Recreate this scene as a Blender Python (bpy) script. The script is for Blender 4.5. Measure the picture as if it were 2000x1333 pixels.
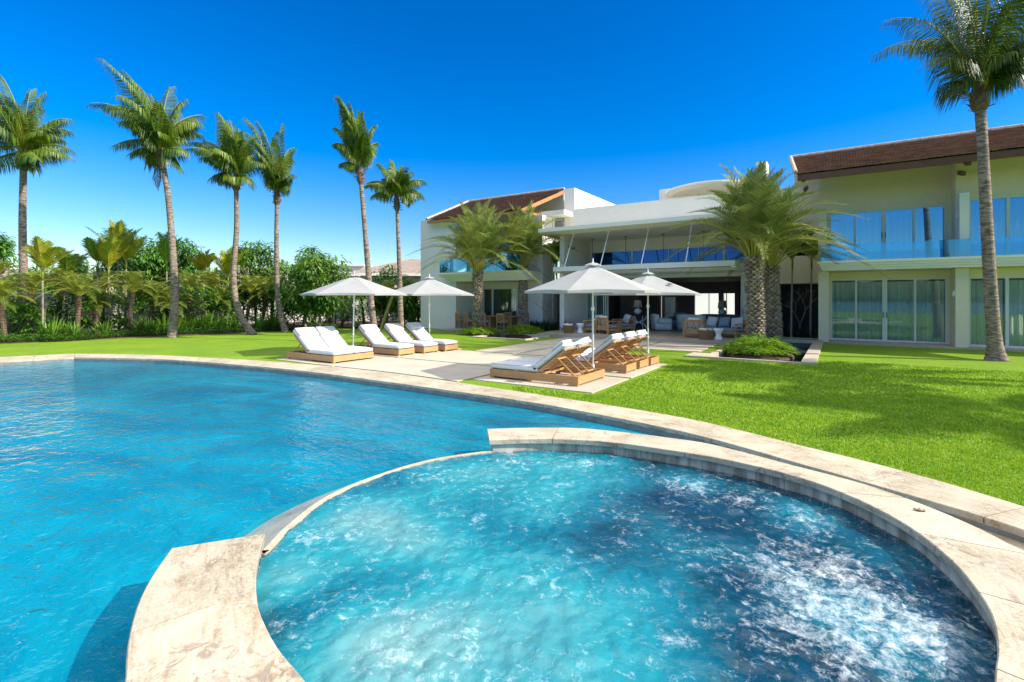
import bpy, bmesh, math, random
import numpy as np
from mathutils import Vector, Matrix, noise
from mathutils.geometry import tessellate_polygon
random.seed(7)
rnd = random.random
def U(a, b): return a + (b - a) * random.random()
PI = math.pi
scene = bpy.context.scene
for o in list(bpy.data.objects): bpy.data.objects.remove(o)

# ------------------------------------------------------------------ camera
CH = 1.85                       # eye height above the lawn (lawn = z 0)
FPX, YH = 970.0, 582.0          # focal length and horizon measured on the 2000 px photograph
TH = math.radians(33.4)
FV = Vector((-math.sin(TH), math.cos(TH), 0)); RV = Vector((math.cos(TH), math.sin(TH), 0)); UP = Vector((0, 0, 1))
cd = bpy.data.cameras.new("camera"); cam = bpy.data.objects.new("camera", cd); scene.collection.objects.link(cam)
cd.sensor_width = 36; cd.lens = 36 * FPX / 2000; cd.shift_y = -84.5 / 2000; cd.clip_end = 3000; cd.clip_start = .05
cam.location = (0, 0, CH); cam.rotation_euler = (PI / 2, 0, TH)
scene.camera = cam
scene.render.resolution_x = 1024; scene.render.resolution_y = 682
# ------------------------------------------------------------------ sky, sun, exposure
SUN_EL = math.radians(36)
SD = Vector((.956 * math.cos(SUN_EL), .295 * math.cos(SUN_EL), math.sin(SUN_EL))).normalized()
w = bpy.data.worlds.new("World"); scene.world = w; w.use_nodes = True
nt = w.node_tree; nt.nodes.clear()
sky = nt.nodes.new('ShaderNodeTexSky'); sky.sky_type = 'NISHITA'; sky.sun_disc = False
sky.sun_elevation = SUN_EL; sky.sun_rotation = math.atan2(SD.x, SD.y); sky.air_density = 1.0; sky.dust_density = .3; sky.ozone_density = 2.5
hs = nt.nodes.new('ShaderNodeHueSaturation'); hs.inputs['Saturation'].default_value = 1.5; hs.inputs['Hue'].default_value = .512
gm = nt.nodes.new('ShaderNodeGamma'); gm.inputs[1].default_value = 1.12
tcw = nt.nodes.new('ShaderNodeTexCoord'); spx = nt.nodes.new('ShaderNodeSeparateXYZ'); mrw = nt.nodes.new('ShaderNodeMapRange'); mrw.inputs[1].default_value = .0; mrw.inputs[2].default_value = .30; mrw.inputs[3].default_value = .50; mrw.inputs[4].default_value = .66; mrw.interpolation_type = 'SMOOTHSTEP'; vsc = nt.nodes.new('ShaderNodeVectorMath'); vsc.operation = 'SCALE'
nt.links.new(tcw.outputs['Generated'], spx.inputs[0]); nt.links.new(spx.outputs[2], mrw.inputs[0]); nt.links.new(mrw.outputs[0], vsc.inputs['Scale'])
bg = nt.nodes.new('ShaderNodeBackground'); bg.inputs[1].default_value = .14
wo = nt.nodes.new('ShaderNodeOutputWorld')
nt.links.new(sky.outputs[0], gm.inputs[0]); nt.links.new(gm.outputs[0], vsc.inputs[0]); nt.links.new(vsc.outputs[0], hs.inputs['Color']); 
sky_fill = nt.nodes.new('ShaderNodeMapRange'); sky_fill.inputs[1].default_value = .52; sky_fill.inputs[2].default_value = .80; sky_fill.interpolation_type = 'SMOOTHSTEP'; nt.links.new(spx.outputs[2], sky_fill.inputs[0])   # added fill for shaded walls: unseen sky high overhead mixed brighter and whiter
mxw = nt.nodes.new('ShaderNodeMix'); mxw.data_type = 'RGBA'; mxw.inputs[7].default_value = (6.2, 6.4, 6.6, 1); nt.links.new(sky_fill.outputs[0], mxw.inputs[0]); nt.links.new(hs.outputs[0], mxw.inputs[6]); nt.links.new(mxw.outputs[2], bg.inputs[0]); nt.links.new(bg.outputs[0], wo.inputs[0])
sl = bpy.data.lights.new("sun", 'SUN'); sl.energy = 4.0; sl.angle = math.radians(.5); sl.color = (1, .94, .84)
so = bpy.data.objects.new("sun", sl); scene.collection.objects.link(so); so.rotation_euler = SD.to_track_quat('Z', 'Y').to_euler(); so.location = (20, 0, 30)
scene.view_settings.view_transform = 'Standard'; scene.view_settings.look = 'None'; scene.view_settings.gamma = 1
scene.view_settings.exposure = .95
scene.cycles.max_bounces = 8; scene.cycles.transparent_max_bounces = 24; scene.cycles.diffuse_bounces = 4; scene.cycles.volume_bounces = 0

# ------------------------------------------------------------------ survey helpers (photo pixel -> point in the place)
def L2W(lat, Z, z=0): return Vector((FV.x * Z + RV.x * lat, FV.y * Z + RV.y * lat, z))
def G(px, py, z=0):
    Z = FPX * (CH - z) / (py - YH); return L2W((px - 1000) * Z / FPX, Z, z)
def W(px, py, Z): return L2W((px - 1000) * Z / FPX, Z, CH + (YH - py) * Z / FPX)
def B(px, Z): return L2W((px - 1000) * Z / FPX, Z, 0)

# ------------------------------------------------------------------ materials
def new_mat(name):
    m = bpy.data.materials.new(name); m.use_nodes = True; n = m.node_tree; n.nodes.clear()
    out = n.nodes.new('ShaderNodeOutputMaterial'); return m, n, out
def N(n, t, **k):
    a = n.nodes.new('ShaderNode' + t)
    for i, v in k.items():
        if i.startswith('_'): setattr(a, i[1:], v)
        else: a.inputs[i.replace('__', ' ')].default_value = v
    return a
def c4(c): return (c[0], c[1], c[2], 1)
def ramp(n, src, stops, interp='LINEAR'):
    r = n.nodes.new('ShaderNodeValToRGB'); r.color_ramp.interpolation = interp
    e = r.color_ramp.elements
    while len(e) < len(stops): e.new(.5)
    for i, (p, c) in enumerate(stops): e[i].position = p; e[i].color = c4(c) if not isinstance(c, float) else (c, c, c, 1)
    n.links.new(src, r.inputs[0]); return r.outputs[0]
def mixc(n, f, a, b, mode='MIX'):
    m = n.nodes.new('ShaderNodeMix'); m.data_type = 'RGBA'; m.blend_type = mode
    for v, i in ((f, 0), (a, 6), (b, 7)):
        if isinstance(v, (tuple, list)): m.inputs[i].default_value = c4(v)
        elif isinstance(v, float): m.inputs[i].default_value = v
        else: n.links.new(v, m.inputs[i])
    return m.outputs[2]
def tex(n, kind, scale, coord='Object', stretch=None, detail=4, **k):
    tc = n.nodes.new('ShaderNodeTexCoord'); src = tc.outputs[coord]
    if stretch:
        mp = n.nodes.new('ShaderNodeMapping'); mp.inputs['Scale'].default_value = stretch; n.links.new(src, mp.inputs[0]); src = mp.outputs[0]
    t = n.nodes.new('ShaderNodeTex' + kind); n.links.new(src, t.inputs['Vector'])
    if 'Scale' in t.inputs: t.inputs['Scale'].default_value = scale
    if kind == 'Noise': t.inputs['Detail'].default_value = detail
    for i, v in k.items(): t.inputs[i.replace('__', ' ')].default_value = v
    return t
def bump(n, src, strength, dist=.01, prev=None):
    b = N(n, 'Bump', Strength=strength, Distance=dist); n.links.new(src, b.inputs['Height'])
    if prev: n.links.new(prev, b.inputs['Normal'])
    return b.outputs[0]
def pmat(name, col, col2=None, nscale=3, rough=.7, bscale=0, bstr=.3, bdist=.005, stretch=None, metal=0, spec=.5, coat=0, island=0, transl=0, fine=None, contrast=(.3, .7)):
    m, n, out = new_mat(name)
    p = N(n, 'BsdfPrincipled', Roughness=rough, Metallic=metal); p.inputs['Specular IOR Level'].default_value = spec
    p.inputs['Coat Weight'].default_value = coat
    c = col
    if col2 is not None:
        t = tex(n, 'Noise', nscale, stretch=stretch, detail=5)
        c = ramp(n, t.outputs[0], [(contrast[0], col), (contrast[1], col2)])
    if fine:
        t = tex(n, 'Noise', fine[0], stretch=stretch, detail=3)
        c = mixc(n, 1.0, c, ramp(n, t.outputs[0], [(.3, 1 - fine[1]), (.7, 1 + 0.0)]), 'MULTIPLY')
    if island:
        g = N(n, 'NewGeometry'); v = ramp(n, g.outputs['Random Per Island'], [(0, 1 - island), (1, 1.0)])
        c = mixc(n, 1.0, c, v, 'MULTIPLY')
    if isinstance(c, tuple): p.inputs['Base Color'].default_value = c4(c)
    else: n.links.new(c, p.inputs['Base Color'])
    if bscale:
        t = tex(n, 'Noise', bscale, stretch=stretch, detail=6); n.links.new(bump(n, t.outputs[0], bstr, bdist), p.inputs['Normal'])
    if transl:
        tr = N(n, 'BsdfTranslucent')
        if isinstance(c, tuple): tr.inputs[0].default_value = c4(c)
        else: n.links.new(c, tr.inputs[0])
        mx = N(n, 'MixShader', Fac=transl); n.links.new(p.outputs[0], mx.inputs[1]); n.links.new(tr.outputs[0], mx.inputs[2]); n.links.new(mx.outputs[0], out.inputs[0])
    else: n.links.new(p.outputs[0], out.inputs[0])
    return m
M = {}
M['stucco'] = pmat('white_stucco', (.82, .78, .70), (.75, .71, .63), .7, .85, 60, .25, .004, fine=(9, .05))
M['stucco_cream'] = pmat('cream_stucco', (.78, .70, .50), (.72, .64, .45), .6, .85, 60, .25, .004, fine=(8, .05))
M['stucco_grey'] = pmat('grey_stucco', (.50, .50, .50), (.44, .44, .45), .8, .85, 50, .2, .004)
M['trim'] = pmat('white_trim', (.82, .79, .66), rough=.5)
M['frame'] = pmat('painted_frame', (.66, .68, .62), rough=.4)
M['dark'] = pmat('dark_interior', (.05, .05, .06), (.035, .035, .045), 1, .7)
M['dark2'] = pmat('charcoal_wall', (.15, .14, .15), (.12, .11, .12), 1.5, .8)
M['floorin'] = pmat('interior_floor', (.30, .27, .25), (.24, .22, .2), 2, .25)
M['teak'] = pmat('teak_wood', (.64, .36, .15), (.52, .27, .10), 4, .5, 30, .15, .002, stretch=(1, 1, 7), island=.22, fine=(25, .18))
M['teak_old'] = pmat('sunlit_cedar', (.50, .22, .07), (.36, .15, .05), 3, .6, 20, .2, .003)
M['darkwood'] = pmat('dark_stained_wood', (.15, .06, .028), (.10, .04, .02), 4, .6, 25, .2, .003)
M['cushion'] = pmat('white_cushion', (.74, .73, .70), (.68, .67, .64), 4, .9, 25, .25, .006)
M['piping'] = pmat('grey_piping', (.35, .38, .42), rough=.9)
M['bluecush'] = pmat('grey_blue_cushion', (.30, .36, .42), (.25, .31, .37), 6, .9)
M['canvas'] = pmat('umbrella_canvas', (.40, .40, .385), (.365, .365, .35), 3, .9, 8, .2, .01, transl=.22)
M['whitemetal'] = pmat('white_metal', (.78, .78, .76), rough=.35)
M['steel'] = pmat('brushed_steel', (.55, .56, .58), (.45, .46, .48), 3, .35, metal=1)
M['black'] = pmat('black_iron', (.02, .02, .022), rough=.5)
M['wicker'] = pmat('wicker', (.26, .15, .07), (.13, .07, .03), 60, .8, 80, .8, .006)
M['ceramic'] = pmat('white_ceramic', (.8, .8, .8), rough=.15, coat=.4)
M['shade'] = pmat('linen_shade', (.75, .62, .5), rough=.9, transl=.4)
M['curtain'] = pmat('curtain_cloth', (.80, .80, .76), (.70, .70, .67), 2, .9, transl=.3)
M['paving'] = pmat('pale_paving', (.56, .48, .37), (.45, .385, .29), 1.4, .7, 90, .3, .003, fine=(14, .12))
M['terrace'] = pmat('terrace_stone', (.46, .38, .29), (.36, .30, .23), 1.2, .6, 60, .2, .003, fine=(14, .12))
M['soil'] = pmat('soil', (.12, .07, .04), (.05, .03, .02), 6, .95, 30, .6, .03)
M['gardenwall'] = pmat('garden_wall_render', (.72, .68, .60), (.60, .56, .49), 1, .9, 40, .3, .005)
M['shingle'] = pmat('weathered_shingle', (.33, .25, .20), (.22, .165, .135), 5, .9, 9, .8, .03, stretch=(1, 1, 4), contrast=(.4, .6))
M['trunk_pale'] = pmat('palm_bark', (.42, .33, .25), (.15, .10, .07), 5, .9, 18, .8, .03, stretch=(1, 1, 4), contrast=(.38, .62), fine=(14, .4))
M['trunk_boot'] = pmat('date_palm_boots', (.58, .47, .36), (.34, .26, .19), 12, .95, 40, .8, .01, island=.55, contrast=(.35, .65))
M['fiber'] = pmat('palm_fibre', (.20, .13, .08), (.09, .055, .03), 14, .95, 30, .8, .02)
M['branch'] = pmat('pale_branch', (.34, .28, .22), (.22, .17, .13), 8, .9, 20, .5, .01)
def leaf(name, a, b, tr=.35, isl=.5, rough=.42, sc=.9):
    m = pmat(name, a, b, sc, rough, island=isl, transl=tr, spec=.5, contrast=(.38, .62)); return m
M['coco'] = leaf('coconut_frond', (.08, .19, .015), (.27, .38, .02), isl=.6)
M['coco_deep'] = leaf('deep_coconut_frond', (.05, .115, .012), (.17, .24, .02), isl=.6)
M['rachis'] = pmat('yellow_stalk', (.42, .36, .06), (.30, .30, .05), 2, .45)
M['date'] = leaf('date_frond', (.19, .29, .045), (.44, .48, .13), .3, .55)
M['dry'] = leaf('dry_frond', (.26, .17, .07), (.16, .11, .05), .3)
M['areca'] = leaf('yellow_green_frond', (.24, .34, .015), (.48, .44, .03), .4)
M['areca_g'] = leaf('fresh_green_frond', (.10, .25, .02), (.24, .38, .03), .4)
M['pygmy'] = leaf('fine_green_frond', (.17, .29, .025), (.40, .44, .05), .35)
M['broad'] = leaf('broad_leaf', (.09, .26, .025), (.20, .44, .04), .35)
M['broad_l'] = leaf('light_broad_leaf', (.09, .24, .03), (.22, .38, .05), .4)
M['strap'] = leaf('strap_leaf', (.10, .26, .02), (.26, .44, .04), .3)
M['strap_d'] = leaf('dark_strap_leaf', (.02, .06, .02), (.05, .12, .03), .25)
M['fern'] = leaf('bright_fern', (.20, .42, .02), (.38, .58, .04), .4, .45)
M['cover'] = leaf('ground_cover_leaf', (.04, .13, .015), (.12, .27, .03), .3)

def glass_mat(name, refl, gl, tr, rough=.0):
    m, n, out = new_mat(name)
    a = N(n, 'BsdfGlossy', Color=c4(gl), Roughness=rough); b = N(n, 'BsdfTransparent', Color=c4(tr))
    fr = N(n, 'Fresnel', IOR=1.33); ad = N(n, 'Math', _operation='ADD', _use_clamp=True); ad.inputs[1].default_value = refl
    n.links.new(fr.outputs[0], ad.inputs[0]); mx = N(n, 'MixShader')
    n.links.new(ad.outputs[0], mx.inputs[0]); n.links.new(b.outputs[0], mx.inputs[1]); n.links.new(a.outputs[0], mx.inputs[2]); n.links.new(mx.outputs[0], out.inputs[0])
    t = tex(n, 'Noise', .8, detail=1); n.links.new(bump(n, t.outputs[0], .04, .02), a.inputs['Normal'])
    return m
M['glass_blue'] = glass_mat('blue_coated_glass', .26, (.40, .80, 1.0), (.45, .76, .97))
M['glass'] = glass_mat('window_glass', .05, (.7, .9, 1), (.88, .95, .92))
M['glass_dark'] = glass_mat('dark_window_glass', .16, (.12, .35, 1.0), (.15, .22, .3))
M['glass_rail'] = glass_mat('balustrade_glass', .16, (.3, .7, 1), (.50, .82, .97))

def travertine(name, base=(.50, .39, .25), pale=(.62, .53, .385), brown=(.30, .21, .115), wet=False):
    m, n, out = new_mat(name)
    p = N(n, 'BsdfPrincipled', Roughness=.25 if wet else .55)
    v = tex(n, 'Noise', 2.4, 'UV', (.8, 4, 1), 10, Distortion=1.6, Roughness=.72)
    c = ramp(n, v.outputs[0], [(.33, brown), (.44, base), (.54, pale), (.66, base)])
    ts = tex(n, 'Noise', 45, 'Object', None, 8, Roughness=.75); c = mixc(n, 1.0, c, ramp(n, ts.outputs[0], [(.36, .55), (.60, 1.0)]), 'MULTIPLY')
    t2 = tex(n, 'Noise', 2.3, 'Object', None, 7, Distortion=.5)
    c = mixc(n, ramp(n, t2.outputs[0], [(.40, 0.0), (.60, .65)]), c, pale)
    t3 = tex(n, 'Noise', 9, 'Object', None, 8, Distortion=1.2, Roughness=.7)
    t4 = tex(n, 'Noise', 1.3, 'Object', None, 2)
    pit = N(n, 'Math', _operation='MULTIPLY'); n.links.new(ramp(n, t3.outputs[0], [(.52, 0.0), (.60, 1.0)]), pit.inputs[0]); n.links.new(ramp(n, t4.outputs[0], [(.50, 0.0), (.62, .85)]), pit.inputs[1])
    c = mixc(n, pit.outputs[0], c, (.30, .22, .16))
    t5 = tex(n, 'Noise', 5, 'Object', None, 3); wp = N(n, 'Math', _operation='MULTIPLY')
    n.links.new(ramp(n, t5.outputs[0], [(.70, 0.0), (.74, .8)]), wp.inputs[0]); n.links.new(ramp(n, t4.outputs[0], [(.45, 0.0), (.6, 1.0)]), wp.inputs[1])
    c = mixc(n, wp.outputs[0], c, (.82, .80, .75))
    g = N(n, 'NewGeometry'); c = mixc(n, 1.0, c, ramp(n, g.outputs['Random Per Island'], [(0, .84), (1, 1.0)]), 'MULTIPLY')
    n.links.new(c, p.inputs['Base Color'])
    tf = tex(n, 'Noise', 60, 'Object', None, 6)
    b1 = bump(n, tf.outputs[0], .6, .006); b2 = bump(n, pit.outputs[0], .5, .004, b1); b2.node.invert = True
    n.links.new(b2, p.inputs['Normal']); n.links.new(p.outputs[0], out.inputs[0]); return m
M['trav'] = travertine('travertine')
M['trav_wet'] = travertine('wet_travertine', (.44, .37, .29), (.56, .51, .43), (.26, .19, .13), True)
def tile_mat():
    m, n, out = new_mat('stained_wall_tile')
    p = N(n, 'BsdfPrincipled', Roughness=.35)
    b = tex(n, 'Brick', 1, 'UV'); b.offset = 0; b.inputs['Color1'].default_value = (.46, .38, .27, 1); b.inputs['Color2'].default_value = (.66, .58, .44, 1); b.inputs['Mortar'].default_value = (.26, .22, .17, 1)
    b.inputs['Mortar Size'].default_value = .004; b.inputs['Brick Width'].default_value = .13; b.inputs['Row Height'].default_value = .3
    t = tex(n, 'Noise', 8, 'UV', (1, .25, 1), 6)
    c = mixc(n, ramp(n, t.outputs[0], [(.42, .85), (.58, 0.0)]), b.outputs[0], (.24, .19, .13))
    t = tex(n, 'Noise', 3, 'Object', None, 2)
    c = mixc(n, ramp(n, t.outputs[0], [(.5, 0.0), (.65, .5)]), c, (.78, .72, .6))
    n.links.new(c, p.inputs['Base Color']); n.links.new(bump(n, b.outputs[1], -.3, .003), p.inputs['Normal'])
    n.links.new(p.outputs[0], out.inputs[0]); return m
M['tile'] = tile_mat()
def roof_mat():
    m, n, out = new_mat('clay_roof_tile')
    p = N(n, 'BsdfPrincipled', Roughness=.8)
    b = tex(n, 'Brick', 1, 'UV'); b.offset = .5; b.inputs['Color1'].default_value = (.30, .155, .095, 1); b.inputs['Color2'].default_value = (.15, .08, .055, 1); b.inputs['Mortar'].default_value = (.03, .018, .014, 1)
    b.inputs['Mortar Size'].default_value = .012; b.inputs['Brick Width'].default_value = .2; b.inputs['Row Height'].default_value = .16; b.inputs['Bias'].default_value = -.1
    t = tex(n, 'Noise', 2.2, 'UV', (.5, 1.6, 1), 5)
    c = mixc(n, ramp(n, t.outputs[0], [(.45, 0.0), (.7, .6)]), b.outputs[0], (.33, .20, .13))
    n.links.new(c, p.inputs['Base Color']); n.links.new(bump(n, b.outputs[1], -.8, .015), p.inputs['Normal'])
    n.links.new(p.outputs[0], out.inputs[0]); return m
M['rooftile'] = roof_mat()
def lawn_mat():
    m, n, out = new_mat('lawn_grass')
    p = N(n, 'BsdfPrincipled', Roughness=.75); p.inputs['Specular IOR Level'].default_value = .25
    a = tex(n, 'Noise', .55, 'Object', None, 6, Roughness=.65); b = tex(n, 'Noise', 26, 'Object', None, 6, Roughness=.7); d = tex(n, 'Noise', 4.5, 'Object', None, 5)
    c = ramp(n, a.outputs[0], [(.35, (.16, .30, .008)), (.65, (.24, .38, .010))])
    c = mixc(n, ramp(n, d.outputs[0], [(.55, 0.0), (.72, .4)]), c, (.27, .33, .03))
    c = mixc(n, 1.0, c, ramp(n, b.outputs[0], [(.32, .42), (.62, 1.0)]), 'MULTIPLY')
    n.links.new(c, p.inputs['Base Color']); n.links.new(bump(n, b.outputs[0], .9, .03), p.inputs['Normal'])
    n.links.new(p.outputs[0], out.inputs[0]); return m
M['lawn'] = lawn_mat()
M['blade'] = leaf('grass_blade', (.20, .39, .006), (.33, .49, .010), .4, .3, .5, 2.5)
M['sea'] = pmat('sea_surface', (.01, .07, .13), rough=.15, bscale=.6, bstr=.6, bdist=.3)
M['pondwater'] = pmat('dark_pond_water', (.012, .016, .012), rough=.03, bscale=6, bstr=.08, bdist=.01)
M['headland'] = pmat('distant_hill', (.05, .07, .03), (.03, .05, .03), .2, .95)

def plaster(name, a, b):
    m, n, out = new_mat(name); p = N(n, 'BsdfPrincipled', Roughness=.6)
    t = tex(n, 'Noise', 2.2, 'Object', None, 6, Distortion=.6); t2 = tex(n, 'Noise', 9, 'Object', None, 5, Distortion=1.5)
    c = ramp(n, t.outputs[0], [(.35, a), (.65, b)]); c = mixc(n, 1.0, c, ramp(n, t2.outputs[0], [(.35, .8), (.65, 1.0)]), 'MULTIPLY')
    n.links.new(c, p.inputs['Base Color']); n.links.new(p.outputs[0], out.inputs[0]); return m
M['plaster'] = plaster('pool_plaster', (.002, .30, .38), (.005, .35, .43))
M['spa_plaster'] = plaster('spa_plaster', (.02, .22, .26), (.03, .28, .31))
M['waterline'] = pmat('waterline_stone', (.22, .24, .22), (.13, .15, .14), 6, .5, 40, .3, .003)
M['plaster_step'] = plaster('pool_step_stone', (.01, .29, .33), (.03, .33, .36))
def water_mat(name, absorb, dens, waves, foam=False):
    m, n, out = new_mat(name)
    prev = None
    for sc, st, strg, dist in waves:
        t = tex(n, 'Noise', sc, 'Object', st, 3, Distortion=.4); prev = bump(n, t.outputs[0], strg, dist, prev)
    fr = N(n, 'Fresnel', IOR=1.33); n.links.new(prev, fr.inputs['Normal'])
    gl = N(n, 'BsdfGlossy', Roughness=.02, Color=(1, 1, 1, 1)); n.links.new(prev, gl.inputs['Normal'])
    tr = N(n, 'BsdfTransparent', Color=(.96, 1, 1, 1)); mx = N(n, 'MixShader')
    ge = N(n, 'NewGeometry'); fb_ = N(n, 'Math', _operation='MULTIPLY_ADD'); fb_.inputs[1].default_value = -1; fb_.inputs[2].default_value = 1; n.links.new(ge.outputs['Backfacing'], fb_.inputs[0])
    fm = N(n, 'Math', _operation='MULTIPLY', _use_clamp=True); n.links.new(fr.outputs[0], fm.inputs[0]); n.links.new(fb_.outputs[0], fm.inputs[1]); n.links.new(fm.outputs[0], mx.inputs[0]); n.links.new(tr.outputs[0], mx.inputs[1]); n.links.new(gl.outputs[0], mx.inputs[2])
    surf = mx.outputs[0]
    if not foam:
        n.links.remove(mx.inputs[1].links[0])
        vd = N(n, 'BsdfDiffuse'); tw = tex(n, 'Noise', .35, 'Object', (1, 1.7, 1), 6, Distortion=1.2); n.links.new(ramp(n, tw.outputs[0], [(.36, (.0, .17, .28)), (.62, (.001, .27, .38))]), vd.inputs[0]); n.links.new(prev, vd.inputs['Normal']); tv = tex(n, 'Noise', .9, 'Object', None, 5, Distortion=1.0); vm_ = N(n, 'MixShader'); n.links.new(ramp(n, tv.outputs[0], [(.3, .62), (.7, .80)]), vm_.inputs[0]); n.links.new(tr.outputs[0], vm_.inputs[1]); n.links.new(vd.outputs[0], vm_.inputs[2]); n.links.new(vm_.outputs[0], mx.inputs[1])
    if foam:
        at = N(n, 'Attribute', _attribute_name='aer'); at2 = N(n, 'Attribute', _attribute_name='foam')
        df = N(n, 'BsdfPrincipled', Roughness=.25); tcol = ramp(n, at.outputs['Fac'], [(0, (.0, .045, .085)), (.28, (.002, .15, .21)), (.55, (.015, .24, .28)), (1, (.13, .29, .29))]); n.links.new(tcol, df.inputs['Base Color']); n.links.new(prev, df.inputs['Normal'])
        # milky aerated water: fine air bubbles in the water
        t = tex(n, 'Noise', 5, 'Object', None, 8, Distortion=1.4, Roughness=.62)
        s1 = N(n, 'Math', _operation='MULTIPLY_ADD', _use_clamp=True); n.links.new(t.outputs[0], s1.inputs[0]); s1.inputs[1].default_value = 2.2; s1.inputs[2].default_value = -.3
        s2 = N(n, 'Math', _operation='ADD', _use_clamp=True); n.links.new(at.outputs['Fac'], s2.inputs[1]); n.links.new(s1.outputs[0], s2.inputs[0])
        s3 = N(n, 'Math', _operation='MULTIPLY', _use_clamp=True); n.links.new(s2.outputs[0], s3.inputs[0]); n.links.new(ramp(n, at.outputs['Fac'], [(0, .88), (.35, .92), (1, .97)]), s3.inputs[1])
        m2 = N(n, 'MixShader'); n.links.new(s3.outputs[0], m2.inputs[0]); n.links.new(surf, m2.inputs[1]); n.links.new(df.outputs[0], m2.inputs[2]); surf = m2.outputs[0]
        fo = N(n, 'BsdfPrincipled', Roughness=.45); fo.inputs['Base Color'].default_value = (.80, .86, .88, 1); n.links.new(prev, fo.inputs['Normal'])
        def vor(scale, dist):
            tc = N(n, 'TexCoord'); ns = N(n, 'TexNoise', Scale=scale * .5, Detail=5.0); n.links.new(tc.outputs['Object'], ns.inputs['Vector'])
            vm = N(n, 'VectorMath', _operation='SCALE'); vm.inputs['Scale'].default_value = dist; n.links.new(ns.outputs['Color'], vm.inputs[0])
            va_ = N(n, 'VectorMath', _operation='ADD'); n.links.new(tc.outputs['Object'], va_.inputs[0]); n.links.new(vm.outputs[0], va_.inputs[1])
            vo = N(n, 'TexVoronoi', Scale=scale, _feature='DISTANCE_TO_EDGE'); n.links.new(va_.outputs[0], vo.inputs['Vector']); return vo.outputs['Distance']
        def math2(op, a, b, cl=False, c=None):
            q = N(n, 'Math', _operation=op, _use_clamp=cl)
            for i, v in enumerate((a, b) if c is None else (a, b, c)):
                if isinstance(v, (int, float)): q.inputs[i].default_value = v
                else: n.links.new(v, q.inputs[i])
            return q.outputs[0]
        F_ = at2.outputs['Fac']
        la = ramp(n, vor(5.5, .5), [(0, 1.0), (.16, 0.0)]); lb_ = ramp(n, vor(15, .25), [(0, 1.0), (.22, 0.0)])
        t2 = tex(n, 'Noise', 30, 'Object', None, 7, Distortion=1.2, Roughness=.72); t1 = tex(n, 'Noise', 6, 'Object', (1, 1, 1), 7, Distortion=1.5, Roughness=.6)
        lace = math2('ADD', math2('MULTIPLY', la, .16), math2('MULTIPLY', lb_, .09)); nz = math2('ADD', math2('MULTIPLY', math2('SUBTRACT', t1.outputs[0], .5), 1.5), math2('MULTIPLY', math2('SUBTRACT', t2.outputs[0], .5), 1.5))
        k2 = math2('ADD', math2('ADD', F_, lace), nz)
        f = ramp(n, k2, [(.28, 0.0), (.52, .20), (.78, .5), (1.15, .9)])
        m3 = N(n, 'MixShader'); n.links.new(f, m3.inputs[0]); n.links.new(surf, m3.inputs[1]); n.links.new(fo.outputs[0], m3.inputs[2]); surf = m3.outputs[0]
    n.links.new(surf, out.inputs[0])
    if dens:
        va = N(n, 'VolumeAbsorption', Color=c4(absorb), Density=dens); n.links.new(va.outputs[0], out.inputs[1])
    return m
M['water'] = water_mat('pool_water', (.0, .80, .96), .20, [(1.3, (1, 1.6, 1), .8, .09), (5, (1, 1.6, 1), .9, .035), (17, None, .7, .010)])
M['spa_water'] = water_mat('bubbling_spa_water', (.0, .84, .94), .3, [(9, None, .5, .02), (34, None, .6, .006)], True)

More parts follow.
